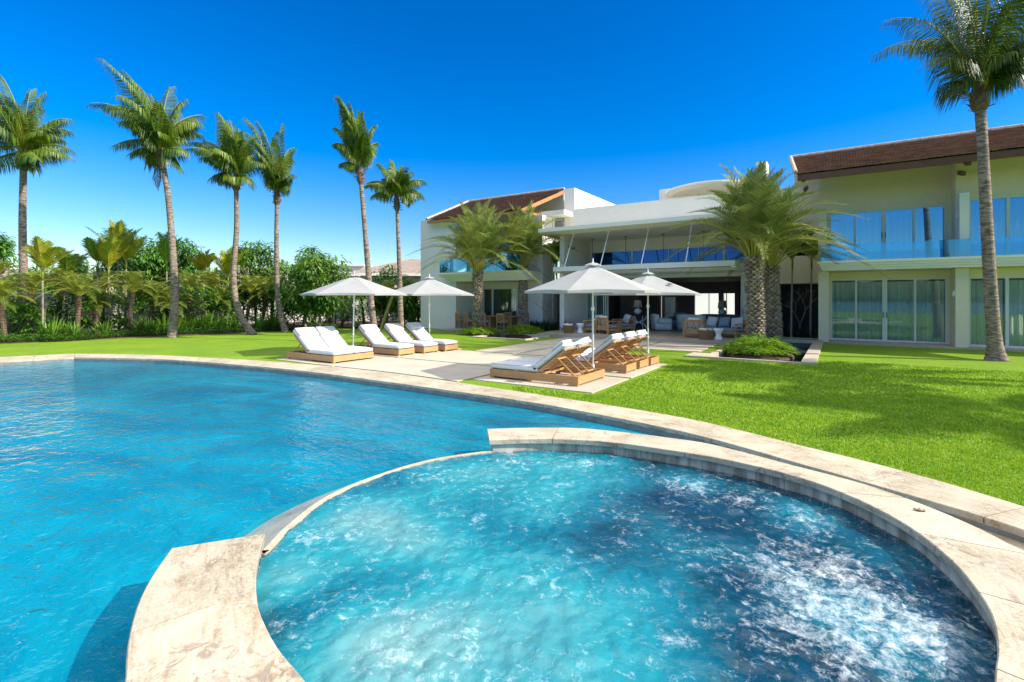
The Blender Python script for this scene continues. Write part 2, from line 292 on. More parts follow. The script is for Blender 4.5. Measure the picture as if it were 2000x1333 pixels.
# ------------------------------------------------------------------ mesh builder
def tagk(o, label=None, cat=None, group=None, kind=None):
    if label: o['label'] = label
    if cat: o['category'] = cat
    if group: o['group'] = group
    if kind: o['kind'] = kind
    return o
def thing(name, label, cat, loc=(0, 0, 0), rz=0, group=None):
    o = bpy.data.objects.new(name, None); o.empty_display_size = .2; scene.collection.objects.link(o)
    o.location = loc; o.rotation_euler = (0, 0, rz); return tagk(o, label, cat, group)
class MB:
    def __init__(s): s.v = []; s.f = []; s.uv = {}
    def add(s, vs, fs):
        k = len(s.v); s.v.extend([tuple(a) for a in vs]); s.f.extend([tuple(i + k for i in f) for f in fs]); return k
    def box(s, x0, x1, y0, y1, z0, z1):
        if x0 > x1: x0, x1 = x1, x0
        if y0 > y1: y0, y1 = y1, y0
        s.add([(x0, y0, z0), (x1, y0, z0), (x1, y1, z0), (x0, y1, z0), (x0, y0, z1), (x1, y0, z1), (x1, y1, z1), (x0, y1, z1)],
              [(0, 3, 2, 1), (4, 5, 6, 7), (0, 1, 5, 4), (1, 2, 6, 5), (2, 3, 7, 6), (3, 0, 4, 7)]); return s
    def obox(s, c, ax, ay, az):   # oriented box, half-axis vectors
        c = Vector(c); ax = Vector(ax); ay = Vector(ay); az = Vector(az); vs = []
        for k in (-1, 1):
            for a, b in ((-1, -1), (1, -1), (1, 1), (-1, 1)): vs.append(c + ax * a + ay * b + az * k)
        s.add(vs, [(0, 3, 2, 1), (4, 5, 6, 7), (0, 1, 5, 4), (1, 2, 6, 5), (2, 3, 7, 6), (3, 0, 4, 7)]); return s
    def bar(s, a, b, w, t, up=(0, 0, 1)):
        a = Vector(a); b = Vector(b); d = (b - a); u = Vector(up); x = d.normalized().cross(u)
        if x.length < 1e-4: x = Vector((1, 0, 0))
        x.normalize(); y = x.cross(d.normalized()); return s.obox((a + b) / 2, d / 2, x * w / 2, y * t / 2)
    def tube(s, pts, rad, n=8, cap=True):
        pts = [Vector(p) for p in pts]; k = len(pts); base = len(s.v)
        if not hasattr(rad, '__len__'): rad = [rad] * k
        ref = Vector((0.31, 0.95, 0.05))
        for i, p in enumerate(pts):
            d = (pts[min(i + 1, k - 1)] - pts[max(i - 1, 0)]).normalized()
            x = d.cross(ref)
            if x.length < .05: x = d.cross(Vector((1, 0, 0)))
            x.normalize(); y = d.cross(x)
            for j in range(n):
                a = 2 * PI * j / n; s.v.append(tuple(p + (x * math.cos(a) + y * math.sin(a)) * rad[i]))
        for i in range(k - 1):
            for j in range(n):
                j2 = (j + 1) % n; s.f.append((base + i * n + j, base + i * n + j2, base + (i + 1) * n + j2, base + (i + 1) * n + j))
        if cap: s.f.append(tuple(base + j for j in range(n))[::-1]); s.f.append(tuple(base + (k - 1) * n + j for j in range(n)))
        return s
    def lathe(s, prof, n=16, c=(0, 0, 0)):
        base = len(s.v)
        for r, z in prof:
            for j in range(n):
                a = 2 * PI * j / n; s.v.append((c[0] + r * math.cos(a), c[1] + r * math.sin(a), c[2] + z))
        for i in range(len(prof) - 1):
            for j in range(n):
                j2 = (j + 1) % n; s.f.append((base + i * n + j, base + i * n + j2, base + (i + 1) * n + j2, base + (i + 1) * n + j))
        s.f.append(tuple(base + j for j in range(n))[::-1]); s.f.append(tuple(base + (len(prof) - 1) * n + j for j in range(n))); return s
    def prism(s, poly, z0, z1, top=True, bottom=True):
        tri = tessellate_polygon([[Vector((p[0], p[1], 0)) for p in poly]]); n = len(poly)
        k = s.add([(p[0], p[1], z0) for p in poly] + [(p[0], p[1], z1) for p in poly], [])
        area = sum(poly[i][0] * poly[(i + 1) % n][1] - poly[(i + 1) % n][0] * poly[i][1] for i in range(n))
        for t in tri:
            a, b, c = [poly[i] for i in t]; cr = (b[0] - a[0]) * (c[1] - a[1]) - (b[1] - a[1]) * (c[0] - a[0])
            if cr < 0: t = (t[0], t[2], t[1])
            if top: s.f.append(tuple(k + n + i for i in t))
            if bottom: s.f.append((k + t[0], k + t[2], k + t[1]))
        for i in range(n):
            j = (i + 1) % n; q = (k + i, k + j, k + n + j, k + n + i); s.f.append(q if area > 0 else q[::-1])
        return s
    def strip(s, A, Bv, uvs=None, closed=False):   # quad strip between two polylines (with uv = (arc length, 0/1 width))
        n = len(A); k = s.add(list(A) + list(Bv), []); L = [0]
        for i in range(1, n): L.append(L[-1] + (Vector(A[i]) - Vector(A[i - 1])).length)
        wd = (Vector(A[0]) - Vector(Bv[0])).length
        for i in range(n - 1):
            s.f.append((k + i, k + n + i, k + n + i + 1, k + i + 1)); s.uv[len(s.f) - 1] = [(L[i], 0), (L[i], wd), (L[i + 1], wd), (L[i + 1], 0)]
        return s
    def build(s, name, mat, parent=None, smooth=False, world=False, bevel=0, fixn=False):
        me = bpy.data.meshes.new(name); me.from_pydata(s.v, [], s.f)
        if s.uv:
            ul = me.uv_layers.new(name='UVMap')
            for pi, uvs in s.uv.items():
                p = me.polygons[pi]
                for li, uv in zip(p.loop_indices, uvs): ul.data[li].uv = uv
        if fixn:
            b = bmesh.new(); b.from_mesh(me); bmesh.ops.recalc_face_normals(b, faces=b.faces); b.to_mesh(me); b.free()
        if smooth: me.polygons.foreach_set('use_smooth', [True] * len(me.polygons))
        me.materials.append(M[mat] if isinstance(mat, str) else mat); me.update()
        o = bpy.data.objects.new(name, me); scene.collection.objects.link(o)
        if parent:
            o.parent = parent
            if world:
                acc = Vector(); q = parent
                while q: acc += q.location; q = q.parent
                o.location = -acc
        if bevel:
            bv = o.modifiers.new('bevel', 'BEVEL'); bv.width = bevel; bv.segments = 2; bv.limit_method = 'ANGLE'
        return o
def box(x0, x1, y0, y1, z0, z1): return MB().box(x0, x1, y0, y1, z0, z1)
def kids(o): return [c for c in ALLKIDS.get(o.name, [])]
def dup(root, loc, rz=0, label=None, group=None, scale=None):
    def cp(o, par):
        c = o.copy(); scene.collection.objects.link(c)
        if par: c.parent = par; c.matrix_parent_inverse = o.matrix_parent_inverse.copy()
        for ch in list(o.children): cp(ch, c)
        return c
    r = cp(root, None); r.location = loc; r.rotation_euler = (0, 0, rz)
    if scale: r.scale = (scale,) * 3
    if label: tagk(r, label)
    if group: r['group'] = group; root['group'] = group
    return r
def catmull(P, sub=6):
    P = [Vector(p) for p in P]; out = []
    for i in range(len(P) - 1):
        p0 = P[max(i - 1, 0)]; p1 = P[i]; p2 = P[i + 1]; p3 = P[min(i + 2, len(P) - 1)]
        for j in range(sub):
            t = j / sub; out.append(.5 * ((2 * p1) + (p2 - p0) * t + (2 * p0 - 5 * p1 + 4 * p2 - p3) * t * t + (3 * p1 - p0 - 3 * p2 + p3) * t ** 3))
    out.append(P[-1]); return out
def resample(P, step):
    P = [Vector(p) for p in P]; L = [0]
    for i in range(1, len(P)): L.append(L[-1] + (P[i] - P[i - 1]).length)
    n = max(2, int(round(L[-1] / step)) + 1); out = []; k = 0
    for i in range(n):
        d = L[-1] * i / (n - 1)
        while k < len(L) - 2 and L[k + 1] < d: k += 1
        t = (d - L[k]) / max(1e-9, L[k + 1] - L[k]); out.append(P[k].lerp(P[k + 1], t))
    return out
def respn(P, n):
    L = sum((P[i + 1] - P[i]).length for i in range(len(P) - 1)); r = resample(P, L / (n - 1))
    while len(r) < n: r.append(r[-1])
    return r[:n]
def offs(P, d):    # offset polyline to its right-hand side by d (xy)
    out = []
    for i, p in enumerate(P):
        t = (P[min(i + 1, len(P) - 1)] - P[max(i - 1, 0)]); t.z = 0; t.normalize(); out.append(p + Vector((t.y, -t.x, 0)) * d)
    return out
def setz(P, z): return [Vector((p[0], p[1], z)) for p in P]
def inside(x, y, poly):
    c = False; j = len(poly) - 1
    for i in range(len(poly)):
        xi, yi = poly[i][0], poly[i][1]; xj, yj = poly[j][0], poly[j][1]
        if (yi > y) != (yj > y) and x < (xj - xi) * (y - yi) / (yj - yi) + xi: c = not c
        j = i
    return c

# ================================================================== POOL, SPA AND GROUND
ZC, ZPC = .22, .03            # top of spa coping, top of pool coping
ZSW, ZPW = .065, -.10          # spa water level, pool water level
def cur(pts, z, sub=6): return catmull([G(a, b, z) for a, b in pts], sub)
pool_out = cur([(146, 691), (250, 692.5), (353, 696), (555, 708), (757, 728), (1000, 763), (1120, 781), (1340, 817), (1560, 869), (1780, 924), (2000, 989)], ZPC)
pool_in = cur([(145, 698), (250, 700), (353, 704), (555, 720.6), (757, 746), (1000, 780), (1120, 800), (1340, 844.5), (1560, 905), (1725, 952), (1880, 997), (2000, 1035)], ZPC)
# off-frame continuation towards the right / near side
pool_out += [L2W(4.75, 3.2, ZPC), L2W(4.9, 2.2, ZPC), L2W(4.9, 1, ZPC), L2W(4.6, -.2, ZPC), L2W(4.0, -1.2, ZPC)]
pool_in += [L2W(4.1, 3.2, ZPC), L2W(4.25, 2.2, ZPC), L2W(4.25, 1, ZPC), L2W(4.0, -.1, ZPC), L2W(3.5, -1.0, ZPC)]
left_out = [G(146, 691, ZPC), G(0, 697.5, ZPC), L2W(-20, 11.6, ZPC), L2W(-22.5, 7.5, ZPC), L2W(-22, 2, ZPC), L2W(-18, -4, ZPC)]
left_in = [G(145, 698, ZPC), G(0, 706, ZPC), L2W(-19.2, 11.4, ZPC), L2W(-21.7, 7.5, ZPC), L2W(-21.2, 2.2, ZPC), L2W(-17.5, -3.4, ZPC)]
def stones(A, Bv, z1, z0, seg, name, mat, parent=None, cat=None, gap=.004, kind=None, nose=.006):
    """coping of separate stones between outer line A and inner line Bv"""
    mb = MB(); n = max(len(A), len(Bv), 4); L = sum((A[i + 1] - A[i]).length for i in range(len(A) - 1))
    ns = max(1, int(round(L / seg))); per = max(3, int(L / ns / .12) + 1); tot = ns * per + 1
    A = respn(A, tot); Bv = respn(Bv, tot); acc = 0
    for k in range(ns):
        a = [p.copy() for p in A[k * per:(k + 1) * per + 1]]; b = [p.copy() for p in Bv[k * per:(k + 1) * per + 1]]
        for q in (a, b):
            q[0] = q[0] + (q[1] - q[0]).normalized() * gap; q[-1] = q[-1] + (q[-2] - q[-1]).normalized() * gap
        m = len(a); e = nose; ab = [(b[i] - a[i]).normalized() * e for i in range(m)]
        top_a = [a[i] + ab[i] for i in range(m)]; top_b = [b[i] - ab[i] for i in range(m)]
        rows = [setz(a, z0), setz(a, z1 - e), setz(top_a, z1), setz(top_b, z1), setz(b, z1 - e), setz(b, z0)]
        V = [v for r in rows for v in r]; base = mb.add(V, [])
        Ls = [acc]
        for i in range(1, m): Ls.append(Ls[-1] + (a[i] - a[i - 1]).length)
        acc = Ls[-1]; off = U(0, 7)
        wv = [0, .04, .05, .05 + (a[0] - b[0]).length, .06 + (a[0] - b[0]).length, .11 + (a[0] - b[0]).length]
        for r in range(5):
            for i in range(m - 1):
                mb.f.append((base + r * m + i, base + (r + 1) * m + i, base + (r + 1) * m + i + 1, base + r * m + i + 1))
                mb.uv[len(mb.f) - 1] = [(Ls[i] + off, wv[r]), (Ls[i] + off, wv[r + 1]), (Ls[i + 1] + off, wv[r + 1]), (Ls[i + 1] + off, wv[r])]
        for i in (0, m - 1):
            f = tuple(base + r * m + i for r in range(6)); mb.f.append(f if i else f[::-1]); mb.uv[len(mb.f) - 1] = [(j * .04, off) for j in range(6)]
    o = mb.build(name, mat, parent, world=bool(parent), fixn=True)
    if kind: o['kind'] = kind
    return o
full_out = list(reversed(left_out[1:])) + pool_out; full_in = list(reversed(left_in[1:])) + pool_in
pool_out = full_out; pool_in = full_in
# split coping at the corner so that stones meet there
ic = len(left_out) - 1
stones(pool_out[:ic + 1], pool_in[:ic + 1], ZPC, -.03, .95, 'pool_coping', 'trav', kind='structure')
stones(pool_out[ic:], pool_in[ic:], ZPC, -.03, .95, 'pool_coping', 'trav', kind='structure')

# spa outlines
in_pts = [(955.5, 859.5), (1050, 857), (1125, 858.7), (1200, 864), (1275, 874), (1400, 894), (1545, 928), (1654, 966), (1762, 1020), (1853, 1089), (1907, 1151), (1936, 1198), (1947, 1241), (1948, 1285), (1942, 1333)]
out_pts = [(951, 838), (1025, 835.8), (1125, 836), (1225, 845), (1325, 857.5), (1400, 870), (1545, 908), (1690, 946), (1817, 991), (1925, 1038), (2000, 1078)]
spa_in = [G(a, b, ZC) for a, b in in_pts] + [L2W(1.78, 1.78, ZC), L2W(1.3, 1.5, ZC), L2W(.65, 1.36, ZC), L2W(0, 1.45, ZC), L2W(-.5, 1.72, ZC)] + [G(a, b, ZC) for a, b in [(599, 1333), (545, 1269), (519, 1223), (503, 1180), (500, 1128), (504.6, 1088), (517.5, 1042)]]
spa_out = [G(a, b, ZC) for a, b in out_pts] + [L2W(3.25, 2.5, ZC), L2W(3.0, 1.9, ZC), L2W(2.5, 1.35, ZC), L2W(1.7, .95, ZC), L2W(.8, .78, ZC), L2W(-.1, .85, ZC), L2W(-.9, 1.2, ZC), L2W(-1.4, 1.7, ZC)] + [G(a, b, ZC) for a, b in [(244, 1333), (246, 1289), (253, 1237), (269, 1180), (295, 1128), (334.5, 1071)]]
spa_in = catmull(spa_in, 5); spa_out = catmull(spa_out, 5)
spa = thing('hot_tub', 'round raised hot tub rimmed with travertine, spilling over a low lip into the pool', 'hot tub', L2W(.6, 3.6, -1.0))
NN = 120
Si = respn(spa_in, NN); So = respn(spa_out, NN)
stones(So, Si, ZC, ZC - .055, .92, 'coping', 'trav', spa)
Wi = offs(Si, -.03); Wo = offs(So, .035)
# make sure the wall lines really lie inside the coping
cc = L2W(.6, 3.6)
if (Wi[60] - cc).length < (Si[60] - cc).length: Wi = offs(Si, .03)
if (Wo[60] - cc).length > (So[60] - cc).length: Wo = offs(So, -.035)
d0 = (Wi[1] - Wi[0]).normalized() * .045; Wi[0] = Wi[0] + d0; Wo[0] = Wo[0] + d0
mb = MB(); mb.strip(setz(Wi, ZC - .056), setz(Wi, .02)); mb.strip(setz(Wo, ZC - .056), setz(Wo, -1.6)); mb.strip([setz(Wi, ZC - .056)[0], setz(Wo, ZC - .056)[0]], [setz(Wi, -.4)[0], setz(Wo, -.4)[0]]); mb.strip([setz(Wi, ZC - .056)[-1], setz(Wo, ZC - .056)[-1]], [setz(Wi, -.4)[-1], setz(Wo, -.4)[-1]])
mb.build('wall', 'tile', spa, world=True)
# low spill-over lip (weir)
ZL = .075
lip = [Wi[0] + Vector((0, 0, 0))] + [G(a, b, ZL) for a, b in [(840.5, 901), (725, 936.6), (642.5, 974), (574, 1026), (524, 1078)]] + [Wi[-1]]
lip = catmull(setz(lip, ZL), 8)
lipx = catmull(setz([Wi[6], Wi[3]] + [lip[0]] + lip[8:-8:8] + [lip[-1]] + [Wi[-5], Wi[-10]], ZL), 8)
wout = -1 if (offs(lip, .3)[20] - cc).length < (lip[20] - cc).length else 1
lo = offs(lip, .05 * wout); ba = offs(lip, .58 * wout); lox = offs(lipx, .05 * wout)
mb = MB(); mb.strip(setz(lipx, ZL), setz(lox, ZL)); mb.strip(setz(lipx, .021), setz(lipx, ZL)); mb.strip(setz(lox, ZL), setz(lox, -.16)); mb.build('lip', 'trav', spa, world=True)
mb = MB(); mb.strip(setz(lo, ZL), setz(ba, -.16)); mb.strip(setz(ba, -.16), setz(ba, -1.3))
mb.build('spillway', 'trav_wet', spa, world=True)
ring = Wi + list(reversed(lip))[1:-1]      # closed inner outline of the tub
ringv = [Vector((p.x, p.y, 0)) for p in ring]
cen = sum(ringv, Vector()) / len(ringv)
def shrink(R, d): return [p + (cen - p).normalized() * d for p in R]
R0 = ringv; R1 = shrink(R0, .45); R2 = shrink(R0, .55)
def closed(R): return list(R) + [R[0]]
mb = MB(); mb.strip(setz(closed(R0), .02), setz(closed(R0), -.42)); mb.strip(setz(closed(R0), -.42), setz(closed(R1), -.42)); mb.strip(setz(closed(R1), -.42), setz(closed(R2), -1.0))
mb.add([(p.x, p.y, -1.0) for p in R2], [tuple(t) for t in tessellate_polygon([[Vector((p.x, p.y, 0)) for p in R2]])])
mb.build('basin', 'spa_plaster', spa, world=True, fixn=False)
# spa water: churned surface (kind structure)
def gauss(p, c, r): d2 = (p[0] - c[0]) ** 2 + (p[1] - c[1]) ** 2; return math.exp(-d2 / (r * r))
S = lambda a, b: G(a, b, ZSW)
foam_c = [(S(1150, 905), .22, .34), (S(1010, 905), .3, .30), (S(1330, 945), .22, .40), (S(1430, 975), .22, .42), (S(1560, 1010), .25, .44), (S(1500, 1130), .35, .22), (S(1640, 1140), .38, .44), (S(1760, 1230), .36, .42), (S(1580, 1240), .3, .30),
          (S(1700, 1310), .25, .36), (S(1840, 1225), .12, .30), (S(1600, 1085), .25, .38), (S(860, 925), .3, .22), (S(600, 1055), .14, .30), (S(760, 1290), .18, .30), (S(900, 1300), .25, .16), (S(700, 1180), .3, .10), (S(1250, 925), .16, .2)]
aer_c = [(S(960, 930), .9, .9), (S(680, 1010), .5, .9), (S(560, 1130), .35, .85), (S(800, 1050), .6, .5), (S(1150, 920), .5, .55), (S(700, 1250), .4, .55), (S(1350, 940), .25, .35), (S(1000, 1200), .7, .30), (S(820, 1300), .4, .5), (S(1600, 1000), .3, .3), (S(1700, 1180), .4, .32), (S(1080, 1130), .75, .42), (S(1000, 1330), .7, .45), (S(1250, 1330), .35, .25)]
xs = [p.x for p in ringv]; ys = [p.y for p in ringv]; st = .018
nx = int((max(xs) - min(xs)) / st) + 3; ny = int((max(ys) - min(ys)) / st) + 3
big = [p - (cen - p).normalized() * .012 for p in ringv]
idx = {}; V = []; A1 = []; A2 = []; Fq = []
X0 = min(xs) - st; Y0 = min(ys) - st
grid_in = {}
for i in range(nx):
    for j in range(ny):
        x = X0 + i * st; y = Y0 + j * st
        if inside(x, y, big):
            q = Vector((x, y, 0)); fo = .62 * sum(a * gauss(q, c, r) for c, r, a in foam_c); ae = min(1, .75 * sum(a * gauss(q, c, r) for c, r, a in aer_c))
            tu = .35 + 1.0 * min(1, fo * 1.6 + ae * .35)
            h = noise.fractal(q * 3.1, 1, 2, 3) * .014 + noise.fractal(q * 9 + Vector((5, 1, 3)), .8, 2.1, 4) * .020 * tu
            h += abs(noise.noise(q * 24)) * .016 * min(1, fo * 2)
            idx[(i, j)] = len(V); V.append((x, y, ZSW + h)); A1.append(max(0, min(1, ae + .25 * noise.noise(q * 1.7)))); A2.append(min(.8, fo + .12 * noise.noise(q * 2.3) + .03))
for (i, j), k in idx.items():
    a, b, c = idx.get((i + 1, j)), idx.get((i + 1, j + 1)), idx.get((i, j + 1))
    if a is not None and b is not None and c is not None: Fq.append((k, a, b, c))
me = bpy.data.meshes.new('spa_water'); me.from_pydata(V, [], Fq); me.polygons.foreach_set('use_smooth', [True] * len(Fq))
for nm, A in (('aer', A1), ('foam', A2)):
    at = me.attributes.new(nm, 'FLOAT', 'POINT'); at.data.foreach_set('value', A)
# close the water body with a floor below the basin so that it holds depth
me.materials.append(M['spa_water']); o = bpy.data.objects.new('spa_water', me); scene.collection.objects.link(o); o['kind'] = 'structure'
bm = bmesh.new(); bm.from_mesh(me); ed = [e for e in bm.edges if e.is_boundary]
r = bmesh.ops.extrude_edge_only(bm, edges=ed); nv = [g for g in r['geom'] if isinstance(g, bmesh.types.BMVert)]
for v in nv: v.co.z = -1.05
ne = [g for g in r['geom'] if isinstance(g, bmesh.types.BMEdge) and g.is_boundary]
bmesh.ops.holes_fill(bm, edges=ne, sides=0); bmesh.ops.recalc_face_normals(bm, faces=bm.faces); bm.to_mesh(me); bm.free()

# pool body -------------------------------------------------------
jn = min(range(len(pool_in)), key=lambda i: (pool_in[i] - G(1880, 997, ZPC)).length)
edge = [p.copy() for p in pool_in[:jn + 1]]                    # from behind-left round to the slab
# outline of everything the pool water touches on the tub side
ts = min(range(NN), key=lambda i: (Wo[i] - G(1846, 1045, ZC)).length)
tub = list(reversed(Wo[:ts + 1]))                              # from slab back to the near tub end (right coping)
weir = list(ba[2:-2])
leftc = list(reversed([p for p in Wo[70:]]))
water_poly = [Vector((p.x, p.y, 0)) for p in edge + tub + [p for p in weir] + leftc] + [L2W(-1.5, .6), L2W(-6, -3.2)]
mb = MB(); mb.prism(water_poly, -1.27, ZPW)
wb = mb.build('pool_water', 'water', None); wb['kind'] = 'structure'
# shell: walls, three shallow steps below the far curve, floor
e2 = [Vector((p.x, p.y, 0)) for p in edge]
e2r = resample(e2[ic:], .3)
sgn = 1
if not inside(*(offs(e2r, .3)[len(e2r) // 2].xy), water_poly): sgn = -1
e3 = [Vector((p.x, p.y, 0)) for p in pool_in]; mb = MB(); mb.strip(setz(e3, -.02), setz(e3, -.2)); mb.build('pool_wall', 'waterline', None)['kind'] = 'structure'
mb = MB(); mb.strip(setz(e2, -.2), setz(e2, -1.3)); mb.build('pool_wall', 'plaster', None)['kind'] = 'structure'
k0 = int(len(e2r) * .30)
er = e2r[k0:]
for k, (a, b, z) in enumerate([(0, .34, -.22), (.34, .68, -.38), (.68, 1.02, -.56), (1.02, 1.36, -.76)]):
    mb = MB(); A_ = offs(er, a * sgn); B_ = offs(er, b * sgn); mb.strip(setz(A_, z), setz(B_, z)); mb.strip(setz(B_, z), setz(B_, z - .30))
    mb.build('pool_step', 'plaster_step', None)['kind'] = 'structure'
mb = MB(); mb.prism([L2W(-30, -8), L2W(9, -8), L2W(9, 24), L2W(-30, 24)], -1.29, -1.22); mb.build('pool_floor', 'plaster', None)['kind'] = 'structure'
# low slab joining pool coping and tub
sl_poly = [G(1846, 998, -.07), G(1885, 985, -.07), L2W(4.5, 3.2), L2W(4.7, 1), L2W(4.3, -1), L2W(1, -1.5), L2W(.9, .95), L2W(1.7, 1.2), L2W(2.3, 1.6), L2W(2.75, 2.2), L2W(2.92, 2.8), L2W(2.98, 3.5)]
MB().prism(sl_poly, -.6, -.075).build('stone_slab', M['trav'], None)['kind'] = 'structure'

# lawn ground with openings for the pool and the planted pond
PX0, PX1, PY0, PY1 = -3.35, -.9, 16.05, 23.3
pond = [Vector((PX0, PY0, 0)), Vector((PX1, PY0, 0)), Vector((PX1, PY1, 0)), Vector((PX0, PY1, 0))]
pond2 = [Vector((-14.2, 18.4, 0)), Vector((-11.5, 18.4, 0)), Vector((-11.5, 20.4, 0)), Vector((-14.2, 20.4, 0))]
hole = [Vector((p.x, p.y, 0)) for p in pool_out]
outer = [Vector((-600, -28, 0)), Vector((600, -28, 0)), Vector((600, 700, 0)), Vector((-600, 700, 0))]
loops = [outer, hole, pond, pond2]
tri = tessellate_polygon(loops); allp = [p for l in loops for p in l]
mb = MB(); fs = []
for t in tri:
    a, b, c = [allp[i] for i in t]; cr = (b.x - a.x) * (c.y - a.y) - (b.y - a.y) * (c.x - a.x); fs.append(t if cr > 0 else (t[0], t[2], t[1]))
mb.add(allp, fs); mb.build('lawn', 'lawn')['kind'] = 'structure'
MB().box(-900, 900, -1500, -28.0, -1.2, -.6).build('sea', 'sea')['kind'] = 'structure'
mb = MB()
for i in range(14):
    x = -260 + i * 42; mb.lathe([(60, 0), (48, 6 + rnd() * 3), (28, 12 + rnd() * 5), (9, 15 + rnd() * 7)], 9, (x, -420 - 30 * rnd(), -1))
mb.build('headland', 'headland', smooth=True)['kind'] = 'structure'
# grass blades on the near lawn
nb = 0; gv = []; gf = []
rs = np.random.RandomState(3)
hp = [(p.x, p.y) for p in pool_out]
def on_lawn(x, y):
    if inside(x, y, hp): return False
    if -7.0 < x < -3.85 and 8.7 < y < 14.0: return False
    if x < -6.9: return False
    if PX0 - .8 < x < PX1 + .4 and PY0 - .1 < y: return False
    return y < 17.3
for (Z0, Z1, dens, hgt, wd) in ((3.2, 6.2, 3600, .030, .0050), (6.2, 9.5, 1700, .034, .008), (9.5, 14.5, 520, .038, .014)):
    la0, la1 = -.1 * Z1, 1.06 * Z1; cnt = int(dens * (Z1 - Z0) * (la1 - la0))
    Zs = rs.uniform(Z0, Z1, cnt); La = rs.uniform(la0, la1, cnt)
    for Zq, l in zip(Zs, La):
        if l > 1.04 * Zq + .2 or l < -.0 * Zq: continue
        x = FV.x * Zq + RV.x * l; y = FV.y * Zq + RV.y * l
        if not on_lawn(x, y): continue
        a = rnd() * 6.283; h = hgt * U(.5, 1.15); k = len(gv); cx, sx = math.cos(a) * wd, math.sin(a) * wd; ln = U(-.6, .6) * h; lm = U(-.6, .6) * h
        gv += [(x - cx, y - sx, 0), (x + cx, y + sx, 0), (x + ln, y + lm, h)]; gf.append((k, k + 1, k + 2))
me = bpy.data.meshes.new('grass'); me.from_pydata(gv, [], gf); me.materials.append(M['blade']); o = bpy.data.objects.new('grass', me); scene.collection.objects.link(o)
tagk(o, 'short bright green lawn grass beside the pool coping', 'grass', kind='stuff')
print('blades', len(gf))

# ------------------------------------------------------------------ paving
def slab(x0, x1, y0, y1, z=.02, mat='paving'):
    o = MB().box(x0 + .035, x1 - .035, y0 + .035, y1 - .035, -.05, z).build('paving_slab', mat, bevel=.006); o['kind'] = 'structure'; return o
def poly_slab(poly, z=.02):
    o = MB().prism(poly, -.05, z).build('paving_slab', 'paving'); o['kind'] = 'structure'
g_ = .06
# strips under the loungers
slab(-6.95, -3.95, 8.82, 10.9); slab(-6.95, -3.95, 10.9 + g_ * 1.2, 13.85)
slab(-14.1, -11.35, 8.45, 10.78); slab(-14.1, -11.35, 10.84, 14.0)
# middle slabs: the first is cut by the curve of the pool coping
edgepts = [p for p in pool_out if -11.3 < p.x < -6.9 and p.y > 3]
edgepts = sorted([(p.x, p.y) for p in edgepts]); 
cut = [(x, y + .14) for x, y in edgepts]
if cut:
    poly_slab([(-11.27, 10.74), (-11.27, max(cut[0][1], 8.2))] + [c for c in cut if c[1] < 10.6] + [(-7.02, 7.9 if cut[-1][1] < 7.8 else cut[-1][1]), (-7.02, 10.74)])
for y0, y1 in ((10.81, 13.55), (13.62, 16.95), (17.02, 20.85)):
    x0 = -11.27 if y0 < 13 else -10.6
    slab(x0, -8.9 if y0 > 13 else -7.02, y0, y1)
    if y0 > 13: slab(-8.84, -6.2, y0, y1)
slab(-6.14, -3.95, 17.6, 20.85)
# raised terrace in front of and inside the lounge
for n_, a in (('terrace', (-12.2, -3.4, 21.0, 24.8, -.05, .17)), ('terrace', (-12.2, -3.4, 20.62, 20.99, -.05, .165))):
    MB().box(*a).build('terrace', 'terrace')['kind'] = 'structure'
MB().box(-18.9, -13.2, 20.9, 24.6, -.05, .1).build('terrace', 'terrace')['kind'] = 'structure'
MB().box(-3.39, -.72, 23.5, 24.6, -.1, .14).build('terrace', 'paving')['kind'] = 'structure'
# pond rim and water
mb = MB(); mb.box(PX1, PX1 + .36, PY0, PY1 + .2, -.3, .06); mb.box(PX0, PX1 + .36, PY1 + .201, PY1 + .5, -.3, .14); mb.box(PX0 - .7, PX1, PY0 - .12, PY0 - .001, -.3, .05); mb.box(PX0 - .16, PX0, PY0, PY1, -.3, .05)
mb.box(PX0 - .7, PX0 - .2, PY0, PY0 + 1.0, -.05, .045)
mb.build('pond_rim', 'paving')['kind'] = 'structure'
MB().box(PX0 - .2, PX1, PY0 - .1, PY1 + .2, -.4, -.14).build('pond_water', 'pondwater')['kind'] = 'structure'
mb = MB(); mb.box(-14.35, -11.35, 18.25, 18.4, -.3, .05); mb.box(-14.35, -14.2, 18.4, 20.4, -.3, .05); mb.box(-14.35, -11.35, 20.4, 20.55, -.3, .1); mb.box(-11.5, -11.35, 18.4, 20.4, -.3, .05)
mb.build('pond_rim', 'paving')['kind'] = 'structure'
MB().box(-14.2, -11.5, 18.3, 20.5, -.4, -.12).build('pond_water', 'pondwater')['kind'] = 'structure'
mb = MB(); mb.box(-13.9, -10.9, 20.8, 22.2, -.05, .12); mb.build('terrace', 'darkwood')['kind'] = 'structure'

